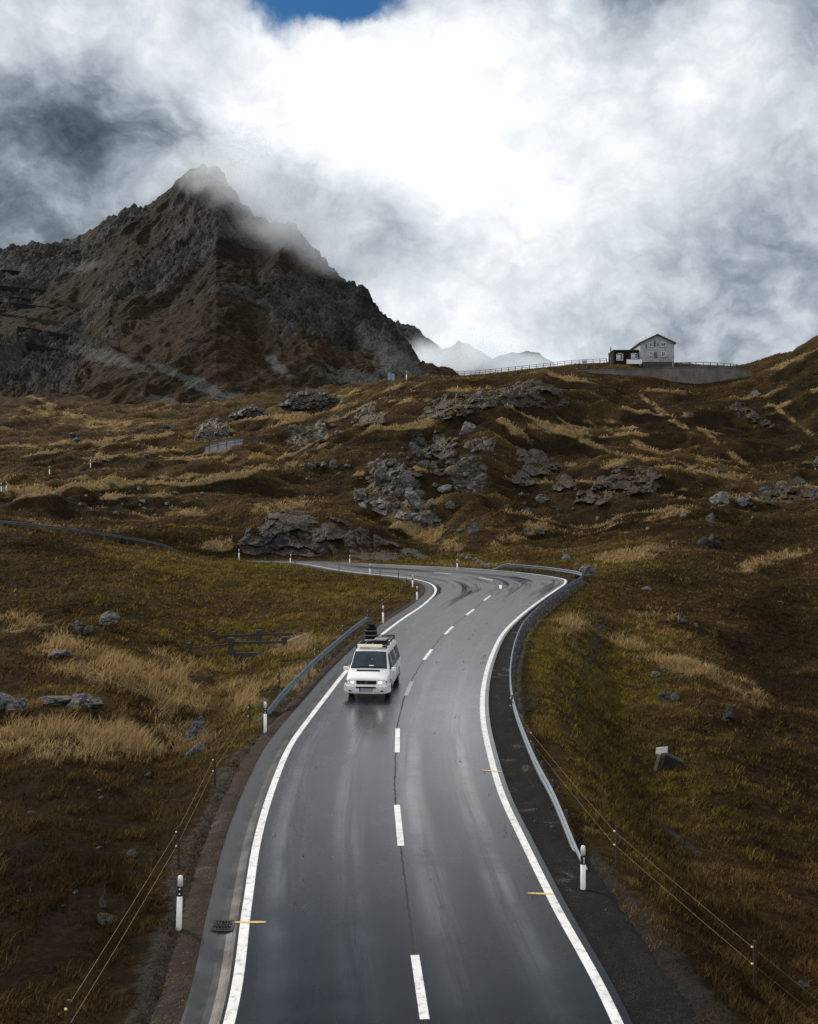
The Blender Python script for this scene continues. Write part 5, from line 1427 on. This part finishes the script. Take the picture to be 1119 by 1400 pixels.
outcrop('crag', 'crag', 'wide broken crag under the bright grass crest on the right', [(780,690),(792,672),(808,664),(826,648),(846,636),(872,634),(898,640),(912,652),(906,668),(880,676),(850,680),(820,690)], M_ROCKD, 55, 1.5, 1.2)
outcrop('crag', 'crag', 'long low dark crag near the right edge of the view', [(1018,684),(1034,668),(1060,662),(1090,664),(1119,668),(1119,682),(1080,688),(1046,694)], M_ROCKD, 56, 1.4, .9)
outcrop('crag', 'crag', 'long dark crag high on the hill, left part of the upper crags', [(572,572),(582,552),(604,538),(640,536),(672,544),(690,556),(668,562),(640,568),(606,578)], M_ROCKD, 57, 1.8, 1.2)
outcrop('crag', 'crag', 'dark rounded crag high on the hill below the skyline railing', [(690,552),(686,532),(706,520),(744,518),(770,530),(778,554),(750,560),(716,558)], M_ROCKD, 58, 2.2, 1.2)
outcrop('crag', 'crag', 'dark grey crag left of centre above the boulder field', [(572,618),(578,598),(596,588),(618,594),(632,610),(620,626),(594,630)], M_ROCKD, 59, 1.5, 1.0)
outcrop('crag', 'crag', 'broken grey ledge between the dark crag and the tall cracked crag', [(630,612),(640,600),(662,594),(682,602),(676,614),(650,620)], M_ROCK, 60, 1.3, .9)
outcrop('crag', 'crag', 'pale jagged crag on the ridge at the foot of the mountain', [(380,556),(396,542),(420,534),(448,538),(470,548),(440,558),(404,562)], M_ROCK, 61, 1.6, 1.2)
outcrop('crag', 'crag', 'grey crag above the pale lower roadside wall on the left', [(266,598),(276,580),(296,572),(316,580),(312,596),(288,602)], M_ROCK, 62, 1.6, 1.0)
outcrop('crag', 'crag', 'small broken crag left of the pale jagged ridge crag', [(316,570),(330,558),(352,556),(366,566),(344,574)], M_ROCK, 63, 1.5, 1.0)
outcrop('crag', 'crag', 'dark crag right of the upper roadside wall', [(480,578),(490,558),(510,552),(530,562),(526,578),(500,584)], M_ROCKD, 64, 1.5, 1.0)
outcrop('crag', 'crag', 'fractured grey crag at the heart of the boulder field', [(494,664),(510,640),(536,628),(560,640),(572,660),(560,676),(530,684),(504,680)], M_ROCK, 65, 1.1, 1.0)
outcrop('crag', 'crag', 'broken pale slabs stepping down to the lower end of the boulder field', [(476,684),(492,668),(520,680),(548,694),(580,700),(606,712),(596,720),(560,714),(520,704),(490,694)], M_ROCKP, 66, 1.1, 1.0)
outcrop('crag', 'crag', 'dim rock rib on the dark valley flank below the retaining wall', [(992,556),(1010,546),(1034,560),(1060,580),(1050,590),(1020,576)], M_ROCKD, 67, 1.4, .8)
# boulder field left of the crags: big named blocks first
BF = [(494, 682, 32, 22, 'large pale slab at the left end of the boulder field'), (530, 698, 44, 20, 'long pale block low in the boulder field'), (583, 716, 46, 22, 'large pale block at the lower right end of the boulder field'),
      (568, 690, 34, 24, 'angular grey block in the middle of the boulder field'), (520, 662, 36, 30, 'broken grey block high in the boulder field'), (558, 662, 24, 16, 'flat grey block on the upper right of the boulder field'),
      (610, 672, 22, 10, 'tilted pale slab alone in brown grass right of the boulder field'), (617, 696, 15, 11, 'rounded grey boulder right of the boulder field'), (648, 729, 16, 15, 'pale speckled boulder below and right of the boulder field'),
      (741, 686, 20, 9, 'pale flat boulder below the tall cracked crag'), (722, 703, 10, 8, 'small pale boulder beneath the flat boulder'), (568, 620, 14, 10, 'pale round boulder left of the dark grey crag'), (642, 590, 26, 14, 'pale slab above the broken ledge')]
for i, (px, py, w, h, lb) in enumerate(BF):
    R1(px, py, w, h, M_ROCK if i % 3 else M_ROCKP, lb, .3, .7, seed=100 + i, lobes=1 + (w > 30) * 2, tilt=.25 * ((i % 3) - 1))
rs = np.random.default_rng(21)
def scatter(n, boxes, lo, hi, mat, label, group, seed, name='boulder'):
    protos = []
    for i in range(n):
        cx, cy, rx, ry, rot = boxes[int(rs.integers(len(boxes)))]
        a = rs.normal(0, .5); b_ = rs.normal(0, .5); c, s_ = math.cos(math.radians(rot)), math.sin(math.radians(rot))
        px = cx + (a * rx * c - b_ * ry * s_); py = cy + (a * rx * s_ + b_ * ry * c)
        if px < -15 or px > 1134: continue
        p = hit(px, py)
        dd, _ = road_near([p.x], [p.y])
        if dd[0] < 2.5: continue
        w = rs.uniform(lo, hi) * (1.0 if rs.random() < .75 else 1.6) * p.y / F / 2
        if len(protos) < 7:
            W, Fc = rock_shape(3, seed + i, int(rs.integers(9, 16)), .12)
            W = W * np.array([1, .8, .62]); W[:, 2] += .2
            o = raw_mesh(name, W, Fc, mat, False); protos.append(o)
        else:
            o = protos[i % 7].copy(); col.objects.link(o)
        o.location = p; o.scale = (w, w, w * rs.uniform(.7, 1.3)); o.rotation_euler = (rs.uniform(-.3, .3), rs.uniform(-.3, .3), rs.uniform(0, 6.3))
        tag(o, label, 'rock', group)
scatter(62, [(520, 665, 75, 40, 35), (575, 700, 60, 26, 20), (560, 640, 60, 30, 0), (620, 640, 60, 40, 0)], 4, 13, M_ROCK, 'grey boulder of the rockslide left of the hillside crags', 'boulders of the rockslide', 400)
scatter(34, [(720, 660, 80, 50, 0), (860, 680, 120, 30, 0), (700, 720, 80, 30, 0), (1000, 690, 90, 30, 0)], 3, 8, M_ROCK, 'small grey boulder in brown turf around the right hillside crags', 'boulders around the right crags', 500)
scatter(30, [(420, 600, 110, 40, -20), (250, 600, 110, 30, -5), (100, 600, 90, 30, 0), (500, 560, 60, 20, -20)], 3, 9, M_ROCK, 'small grey boulder on the slope below the mountain foot', 'boulders below the mountain foot', 600)
scatter(26, [(150, 690, 110, 25, 0), (200, 700, 80, 20, 0), (250, 680, 100, 20, 0)], 2.5, 8, M_ROCKP, 'small pale stone on the hump behind the left meadow', 'stones behind the left meadow', 700)
scatter(30, [(900, 720, 160, 40, 0), (1000, 830, 120, 40, 0), (850, 900, 60, 50, 0), (1000, 960, 80, 50, 0)], 2, 6, M_ROCKP, 'small pale stone lying in the turf of the right slope', 'stones of the right slope', 800, 'stone')
scatter(16, [(150, 1050, 150, 80, 0), (120, 1200, 100, 90, 0)], 3, 8, M_ROCKP, 'small pale stone lying in the near left heather', 'stones of the near left heather', 900, 'stone')

# ================================================================== GRASS (uncountable: one object)
def build_grass():
    Vs = []; Cs = []; cnt = 0
    gx = GX; 
    # sample points in the fan with density falling with distance
    def sample(d0, d1, per_m2):
        area = 0.5 * (d1 ** 2 - d0 ** 2) * math.radians(50)
        n = int(area * per_m2)
        d = np.sqrt(rng.uniform(d0 ** 2, d1 ** 2, n)); a = rng.uniform(math.radians(-25), math.radians(25), n)
        return d * np.sin(a), d * np.cos(a)
    out = []
    for d0, d1, den in ((15, 28, 330), (28, 45, 220), (45, 70, 120), (70, 100, 60), (100, 150, 28), (150, 215, 7.0), (215, 290, 3.2), (290, 425, 1.3)):
        out.append(sample(d0, d1, den))
    X = np.concatenate([o[0] for o in out]); Y = np.concatenate([o[1] for o in out])
    # bilinear lookup in the ground grid
    r = np.hypot(X, Y); a = np.arctan2(X, Y)
    ri = np.interp(r, RR, np.arange(len(RR))); ci = np.interp(a, AZ, np.arange(len(AZ)))
    r0 = np.clip(ri.astype(int), 0, len(RR) - 2); c0 = np.clip(ci.astype(int), 0, len(AZ) - 2); fr_, fc = ri - r0, ci - c0
    def look(A): return (A[r0, c0] * (1 - fr_) * (1 - fc) + A[r0 + 1, c0] * fr_ * (1 - fc) + A[r0, c0 + 1] * (1 - fr_) * fc + A[r0 + 1, c0 + 1] * fr_ * fc)
    Z = look(GZ); st = look(straw_a); gr_ = look(green_a); gv = look(grav_a); dr_ = look(dry_a); he_ = look(heath_shade_a); di = look(GDIST); rk = look(GRK)
    cl = fbm(X / 1.1, Y / 1.1, 3, 301) ; cl2 = fbm(X / 4.5, Y / 4.5, 3, 305)
    keep = (di > 0.25) & (rng.random(len(X)) > gv * 0.75) & (rng.random(len(X)) > rk * .9) & (cl + 0.25 * cl2 + 0.55 * st + rng.uniform(-.5, .5, len(X)) > -0.22)
    X, Y, Z, st, gr_, cl, cl2, r, di, dr_, he_ = (q[keep] for q in (X, Y, Z, st, gr_, cl, cl2, r, di, dr_, he_))
    n = len(X)
    isst = rng.random(n) < np.clip(st * 0.75 - 0.10 + 0.4 * cl * (st > .15), 0, .6)
    isgr = (~isst) & (rng.random(n) < gr_ * 0.75)
    hgt = np.where(isst, rng.uniform(.16, .48, n), np.where(isgr, rng.uniform(.08, .20, n), rng.uniform(.06, .17, n))) * (1 + 0.5 * np.clip(cl, -.6, .8))
    hgt *= np.where(isst, 0.55 + 0.75 * st, 1.0 + 0.5 * np.clip(dr_ + cl, -.5, 1.2)) * np.interp(r, [0, 60, 150, 290], [1, 1, 1.15, 1.5]) * np.interp(di, [0, 2.5], [0.5, 1.0])
    wid = np.interp(r, [15, 30, 60, 120, 290, 425], [.009, .015, .030, .070, .20, .34]) * rng.uniform(.7, 1.4, n)
    ang = rng.uniform(0, 2 * np.pi, n); wind = 0.9
    lean = rng.uniform(.3, 1.25, n) * hgt
    la = rng.normal(wind, 1.1, n)
    tx, ty = np.cos(ang) * wid, np.sin(ang) * wid
    base = np.stack([X, Y, Z - 0.03], -1)
    mid = base + np.stack([np.cos(la) * lean * .35, np.sin(la) * lean * .35, hgt * .6], -1)
    tip = base + np.stack([np.cos(la) * lean, np.sin(la) * lean, hgt], -1)
    T = np.stack([tx, ty, np.zeros(n)], -1)
    V = np.stack([base - T, base + T, mid + T * .7, mid - T * .7, tip], 1).reshape(-1, 3)
    i0 = np.arange(n) * 5
    tri = np.stack([np.stack([i0, i0 + 1, i0 + 2], -1), np.stack([i0, i0 + 2, i0 + 3], -1), np.stack([i0 + 3, i0 + 2, i0 + 4], -1)], 1).reshape(-1, 3)
    v = rng.uniform(.72, 1.28, n)[:, None]
    cst = np.array([.34, .240, .120]) * v * (0.75 + 0.35 * rng.random((n, 1))); cgr = np.array([.125, .106, .022]) * v; 
    mixb = rng.random((n, 1)); cbr = (np.array([.030, .020, .008]) * (1 - mixb) + np.array([.092, .063, .026]) * mixb) * v
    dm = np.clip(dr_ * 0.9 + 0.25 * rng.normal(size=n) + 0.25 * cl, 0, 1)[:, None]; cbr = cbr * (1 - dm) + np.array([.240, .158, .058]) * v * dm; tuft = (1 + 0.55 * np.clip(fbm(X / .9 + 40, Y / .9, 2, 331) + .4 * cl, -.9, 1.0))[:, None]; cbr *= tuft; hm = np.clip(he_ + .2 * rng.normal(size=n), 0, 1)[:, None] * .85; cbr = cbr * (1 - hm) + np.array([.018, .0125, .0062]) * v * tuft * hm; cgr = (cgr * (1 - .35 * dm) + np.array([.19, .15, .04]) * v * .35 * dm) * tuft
    sm = np.clip(st * 1.6 + .15 * rng.normal(size=n), .12, 1)[:, None]; cst = cst * sm + cbr * (1 - sm)
    C = np.where(isst[:, None], cst, np.where(isgr[:, None], cgr, cbr))
    print('grass blades', n)
    m = bpy.data.materials.new('dry_grass'); m.use_nodes = True; nt = NT(m.node_tree); nt.n.clear()
    o = nt.new('ShaderNodeOutputMaterial'); df = nt.new('ShaderNodeBsdfDiffuse'); tr = nt.new('ShaderNodeBsdfTranslucent'); mx = nt.new('ShaderNodeMixShader')
    mx.inputs[0].default_value = 0.42
    cc = nt.attr('tint', True); nt.l.new(cc, df.inputs[0]); nt.l.new(cc, tr.inputs[0]); nt.l.new(df.outputs[0], mx.inputs[1]); nt.l.new(tr.outputs[0], mx.inputs[2]); nt.l.new(mx.outputs[0], o.inputs[0])
    g = raw_mesh('grass', V, tri, m, False, dict(tint=np.repeat(C, 5, 0)))
    tag(g, 'dry straw and olive moorland grass on both sides of the road', 'grass', kind='stuff')
build_grass()
# ================================================================== CAMERA, SKY, SUN
cam_d = bpy.data.cameras.new('camera'); cam = bpy.data.objects.new('camera', cam_d); col.objects.link(cam)
cam_d.sensor_fit = 'VERTICAL'; cam_d.sensor_height = 36.0; cam_d.lens = 36.0
cam_d.clip_start = 0.1; cam_d.clip_end = 20000
cam.location = (0, 0, CAMZ); cam.rotation_euler = (math.radians(90), 0, 0)
scene.camera = cam

SUN_EL, SUN_AZ = math.radians(33), math.radians(-42)       # behind the cloud, ahead and a little left
sd = bpy.data.lights.new('sun', 'SUN'); sd.energy = 2.9; sd.angle = math.radians(11); sd.color = (1.0, 0.90, 0.75)
sun = bpy.data.objects.new('sun', sd); col.objects.link(sun)
dirv = Vector((math.sin(SUN_AZ) * math.cos(SUN_EL), math.cos(SUN_AZ) * math.cos(SUN_EL), math.sin(SUN_EL)))
sun.rotation_euler = (-dirv).to_track_quat('-Z', 'Y').to_euler(); sun.location = dirv * 300

def build_world():
    w = bpy.data.worlds.new('World'); scene.world = w; w.use_nodes = True
    nt = NT(w.node_tree); nt.n.clear()
    out = nt.new('ShaderNodeOutputWorld')
    sky = nt.new('ShaderNodeTexSky'); sky.sky_type = 'NISHITA'; sky.sun_disc = False
    sky.sun_elevation = SUN_EL; sky.sun_rotation = SUN_AZ; sky.altitude = 2000
    bg1 = nt.new('ShaderNodeBackground'); bg1.inputs['Strength'].default_value = 0.06
    nt.l.new(nt.mix(1.0, sky.outputs[0], (0.30, 0.72, 1.0), 'MULTIPLY'), bg1.inputs['Color'])
    gen = nt.new('ShaderNodeTexCoord').outputs['Generated']
    dirn = nt.vmath('NORMALIZE', gen).outputs[0]
    # domain warp so that every cloud edge is ragged
    wn = nt.new('ShaderNodeTexNoise'); nt.l.new(dirn, wn.inputs['Vector']); wn.inputs['Scale'].default_value = 7.0; wn.inputs['Detail'].default_value = 7; wn.inputs['Roughness'].default_value = 0.58
    off = nt.vmath('SCALE', nt.vmath('SUBTRACT', wn.outputs['Color'], (0.5, 0.5, 0.5)).outputs[0]); off.inputs['Scale'].default_value = 0.075
    wd = nt.vmath('NORMALIZE', nt.vmath('ADD', dirn, off.outputs[0]).outputs[0]).outputs[0]
    def blob(px, py, sig, amp):
        v = Vector(((px - CX) / F, 1.0, (CY - py) / F)).normalized(); kk = 1.0 / (sig / F) ** 2
        dt = nt.vmath('DOT_PRODUCT', wd, tuple(v)).outputs['Value']
        e = nt.math('POWER', 2.71828, nt.math('MULTIPLY', nt.math('SUBTRACT', dt, 1.0), kk))
        return nt.math('MULTIPLY', e, amp)
    # cloud brightness where the cloud banks stand, as directions on the sky: (column, row, spread, display brightness)
    C = [(0,50,50,.90),(70,50,55,.95),(150,30,55,1.0),(250,15,50,.93),(330,40,50,1.0),(420,70,60,1.05),(500,70,60,1.05),(600,60,60,1.10),(700,30,60,.95),(800,60,55,.95),(880,60,45,.80),(905,110,40,.79),(960,45,36,.97),(968,105,34,.98),(1030,40,40,.90),(1065,110,50,.75),(1125,5,50,.66),(1110,190,60,.74),
         (25,140,52,.42),(60,205,52,.34),(5,225,50,.34),(130,190,50,.36),(185,165,44,.44),(120,115,36,.60),(215,105,40,.78),(255,165,40,.58),(295,205,36,.55),(340,170,36,.95),(200,232,30,.94),(60,268,34,.92),(120,256,34,.78),(25,305,50,.55),(100,325,60,.52),(165,270,30,.74),(290,120,45,.98),(240,60,36,.86),(420,155,60,1.02),(540,180,70,1.04),(620,130,65,1.03),
         (360,240,38,.48),(410,268,38,.52),(455,232,40,1.08),(455,290,36,.54),(510,300,38,.64),(560,322,38,.60),(610,350,36,.70),(660,375,40,.80),(545,250,50,1.02),(640,260,60,1.0),(720,190,60,.95),(760,300,60,.86),(700,410,55,.81),(600,430,50,.84),(640,330,34,.90),(850,260,60,.86),(950,300,60,.77),(1050,340,70,.67),(1000,430,70,.63),(900,430,60,.70),(800,440,60,.75),(700,480,50,.77),(560,470,50,.80),(1075,465,26,.82),(1125,300,60,.66),(1110,420,40,.68),(1000,200,50,.86),(800,170,60,.92),(870,180,40,.86),
         (560,-80,60,.60),(250,-90,70,.58),(880,-90,70,.55),(560,-290,140,.42),(150,-300,160,.38),(980,-300,160,.38),(560,-600,260,.38),(1350,100,120,.6),(-250,100,130,.55),(-300,400,130,.6),(1400,400,130,.6)]
    C = [(a, b_, c_, (s_ * 0.90 if s_ < .72 else (s_ * .94 if s_ > .9 else s_))) for a, b_, c_, s_ in C]
    num = 0.88 * 2e-3; den = 2e-3
    accn = None; accd = None
    for px, py, sg, sv in C:
        e = blob(px, py, sg * 0.95, 1.0); en = nt.math('MULTIPLY', e, sv)
        accd = nt.math('ADD', den, e) if accd is None else nt.math('ADD', accd, e)
        accn = nt.math('ADD', num, en) if accn is None else nt.math('ADD', accn, en)
    val = nt.math('DIVIDE', accn, accd)
    tx = nt.math('MINIMUM', nt.math('MAXIMUM', nt.math('MULTIPLY', nt.math('SUBTRACT', 1.22, val), 1.7), 0.42), 1.35)
    n1 = nt.noise(nt.scale(wd, (1, 1, 1.35)), 9.0, 8, 0.58, 0.15)
    n2 = nt.noise(nt.scale(wd, (1, 1, 1.2)), 20.0, 8, 0.62, 0.2)
    val = nt.math('ADD', val, nt.math('MULTIPLY', nt.math('MULTIPLY', nt.math('SUBTRACT', n1, 0.5), 0.22), tx))
    val = nt.math('ADD', val, nt.math('MULTIPLY', nt.math('MULTIPLY', nt.math('SUBTRACT', n2, 0.5), 0.32), tx))
    n3 = nt.noise(nt.scale(wd, (1, 1, 1.2)), 13.0, 8, 0.60, 0.1)
    bil = nt.math('ABSOLUTE', nt.math('MULTIPLY', nt.math('SUBTRACT', n3, 0.5), 2.0))
    val = nt.math('ADD', val, nt.math('MULTIPLY', nt.math('MULTIPLY', nt.math('SUBTRACT', bil, 0.18), 0.34), tx))
    val = nt.math('ADD', val, nt.math('MULTIPLY', nt.ss(val, 0.40, 0.70), 0.06))
    ramp = nt.new('ShaderNodeValToRGB'); cr = ramp.color_ramp; cr.interpolation = 'LINEAR'
    nt.l.new(nt.math('DIVIDE', nt.math('SUBTRACT', val, 0.2), 1.2), ramp.inputs[0])
    def lin(v): return ((v + .055) / 1.055) ** 2.4
    stops = []
    for sv in (.2, .3, .4, .5, .6, .7, .8, .9, 1.0):
        f = (1.0 - sv); L_ = lin(sv); stops.append(((sv - .2) / 1.2, (L_ * (1 - .34 * f), L_ * (1 - .03 * f), L_ * (1 + .34 * f))))
    stops += [((1.15 - .2) / 1.2, (1.35, 1.36, 1.38)), (1.0, (2.0, 2.0, 2.0))]
    cr.elements[0].position = 0; cr.elements[0].color = (*stops[0][1], 1)
    cr.elements[1].position = 1; cr.elements[1].color = (*stops[-1][1], 1)
    for p, c in stops[1:-1]:
        e = cr.elements.new(p); e.color = (*c, 1)
    bg2 = nt.new('ShaderNodeBackground'); bg2.inputs['Strength'].default_value = 1.0
    nt.l.new(ramp.outputs[0], bg2.inputs['Color'])
    hole = None
    for q in [(390,-14,30,.9),(440,-10,34,1.0),(500,-4,30,1.0),(535,-10,30,.8),(478,22,18,.35),(350,-22,34,.7),(530,98,9,.5),(1180,-60,60,.5),(420,-70,50,.8)]:
        e = blob(*q); hole = e if hole is None else nt.math('ADD', hole, e)
    hole = nt.math('ADD', hole, nt.math('MULTIPLY', nt.math('SUBTRACT', n2, 0.5), 2.6))
    mixs = nt.new('ShaderNodeMixShader'); nt.l.new(nt.ss(hole, 0.55, 1.70), mixs.inputs[0])
    nt.l.new(bg2.outputs[0], mixs.inputs[1]); nt.l.new(bg1.outputs[0], mixs.inputs[2])
    nt.l.new(mixs.outputs[0], out.inputs[0])
build_world()

def cloud_volume(name, label, centre, size, blobs, dens, nscale, seed, thr=(0.42, 0.66), aniso=0.25):
    me_b = MB(); me_b.box((0, 0, 0), size)
    m = bpy.data.materials.new(name); m.use_nodes = True; nt = NT(m.node_tree); nt.n.clear()
    out = nt.new('ShaderNodeOutputMaterial'); pv = nt.new('ShaderNodeVolumePrincipled')
    nt.l.new(pv.outputs[0], out.inputs['Volume'])
    pv.inputs['Color'].default_value = (0.88, 0.94, 1.0, 1); pv.inputs['Anisotropy'].default_value = aniso
    co = nt.coords()
    sh = None
    for (b, r) in blobs:
        q = nt.vmath('MULTIPLY', nt.vmath('SUBTRACT', co, tuple(Vector(b) - Vector(centre))).outputs[0], tuple(1.0 / k for k in r)).outputs[0]
        l2 = nt.vmath('DOT_PRODUCT', q, q).outputs['Value']
        e = nt.math('POWER', 2.71828, nt.math('MULTIPLY', l2, -1.0))
        sh = e if sh is None else nt.math('MAXIMUM', sh, e)
    n = nt.noise(nt.vmath('ADD', co, (seed * 10.0, 0, 0)).outputs[0], nscale, 6, 0.62, 0.6)
    # fade to nothing before the box ends
    ab = nt.vmath('ABSOLUTE', nt.vmath('MULTIPLY', co, tuple(2.0 / k for k in size)).outputs[0]).outputs[0]
    sp = nt.new('ShaderNodeSeparateXYZ'); nt.l.new(ab, sp.inputs[0])
    mxx = nt.math('MAXIMUM', sp.outputs[0], nt.math('MAXIMUM', sp.outputs[1], sp.outputs[2]))
    edge = nt.ss(mxx, 0.98, 0.70)
    d = nt.ss(nt.math('MULTIPLY', sh, nt.math('SUBTRACT', nt.math('MULTIPLY', n, 2.9), 0.45)), thr[0], thr[1])
    nt.set(pv.inputs['Density'], nt.math('MULTIPLY', nt.math('MULTIPLY', d, edge), dens))
    o = me_b.build(name, m); o.location = centre
    tag(o, label, 'cloud', kind='stuff')
c0 = P(345, 275, 730)
cloud_volume('cloud', 'thin cloud clinging to the summit and right shoulder of the mountain', tuple(c0), (330, 330, 230),
    [(tuple(P(328, 226, 790)), (50, 60, 24)), (tuple(P(350, 262, 745)), (42, 50, 22)), (tuple(P(290, 236, 780)), (36, 40, 16)), (tuple(P(385, 296, 690)), (36, 45, 22)), (tuple(P(425, 318, 660)), (36, 45, 20)), (tuple(P(470, 345, 620)), (30, 40, 16))],
    0.017, 0.030, 3, (0.22, 1.15))
c1 = P(630, 497, 1150)
cloud_volume('cloud', 'white mist lying in the gap in front of the distant ridges', tuple(c1), (330, 160, 120),
    [(tuple(P(610, 492, 1150)), (70, 60, 22)), (tuple(P(660, 480, 1150)), (45, 60, 18)), (tuple(P(570, 500, 1150)), (40, 50, 20)), (tuple(P(712, 500, 1150)), (70, 60, 13))],
    0.018, 0.026, 5, (0.12, 1.0))
vs = scene.view_settings
scene.display_settings.display_device = 'sRGB'
vs.view_transform = 'Standard'; vs.look = 'None'; vs.exposure = 0.28; vs.gamma = 1.0
try: vs.use_curve_mapping = False
except Exception: pass
scene.cycles.max_bounces = 6; scene.cycles.diffuse_bounces = 2; scene.cycles.glossy_bounces = 3; scene.cycles.transparent_max_bounces = 8
scene.cycles.volume_bounces = 1; scene.cycles.volume_step_rate = 0.6; scene.cycles.volume_max_steps = 64
scene.cycles.use_denoising = True; scene.cycles.denoiser = 'OPENIMAGEDENOISE'; scene.cycles.denoising_input_passes = 'RGB_ALBEDO_NORMAL'; scene.cycles.denoising_prefilter = 'NONE'
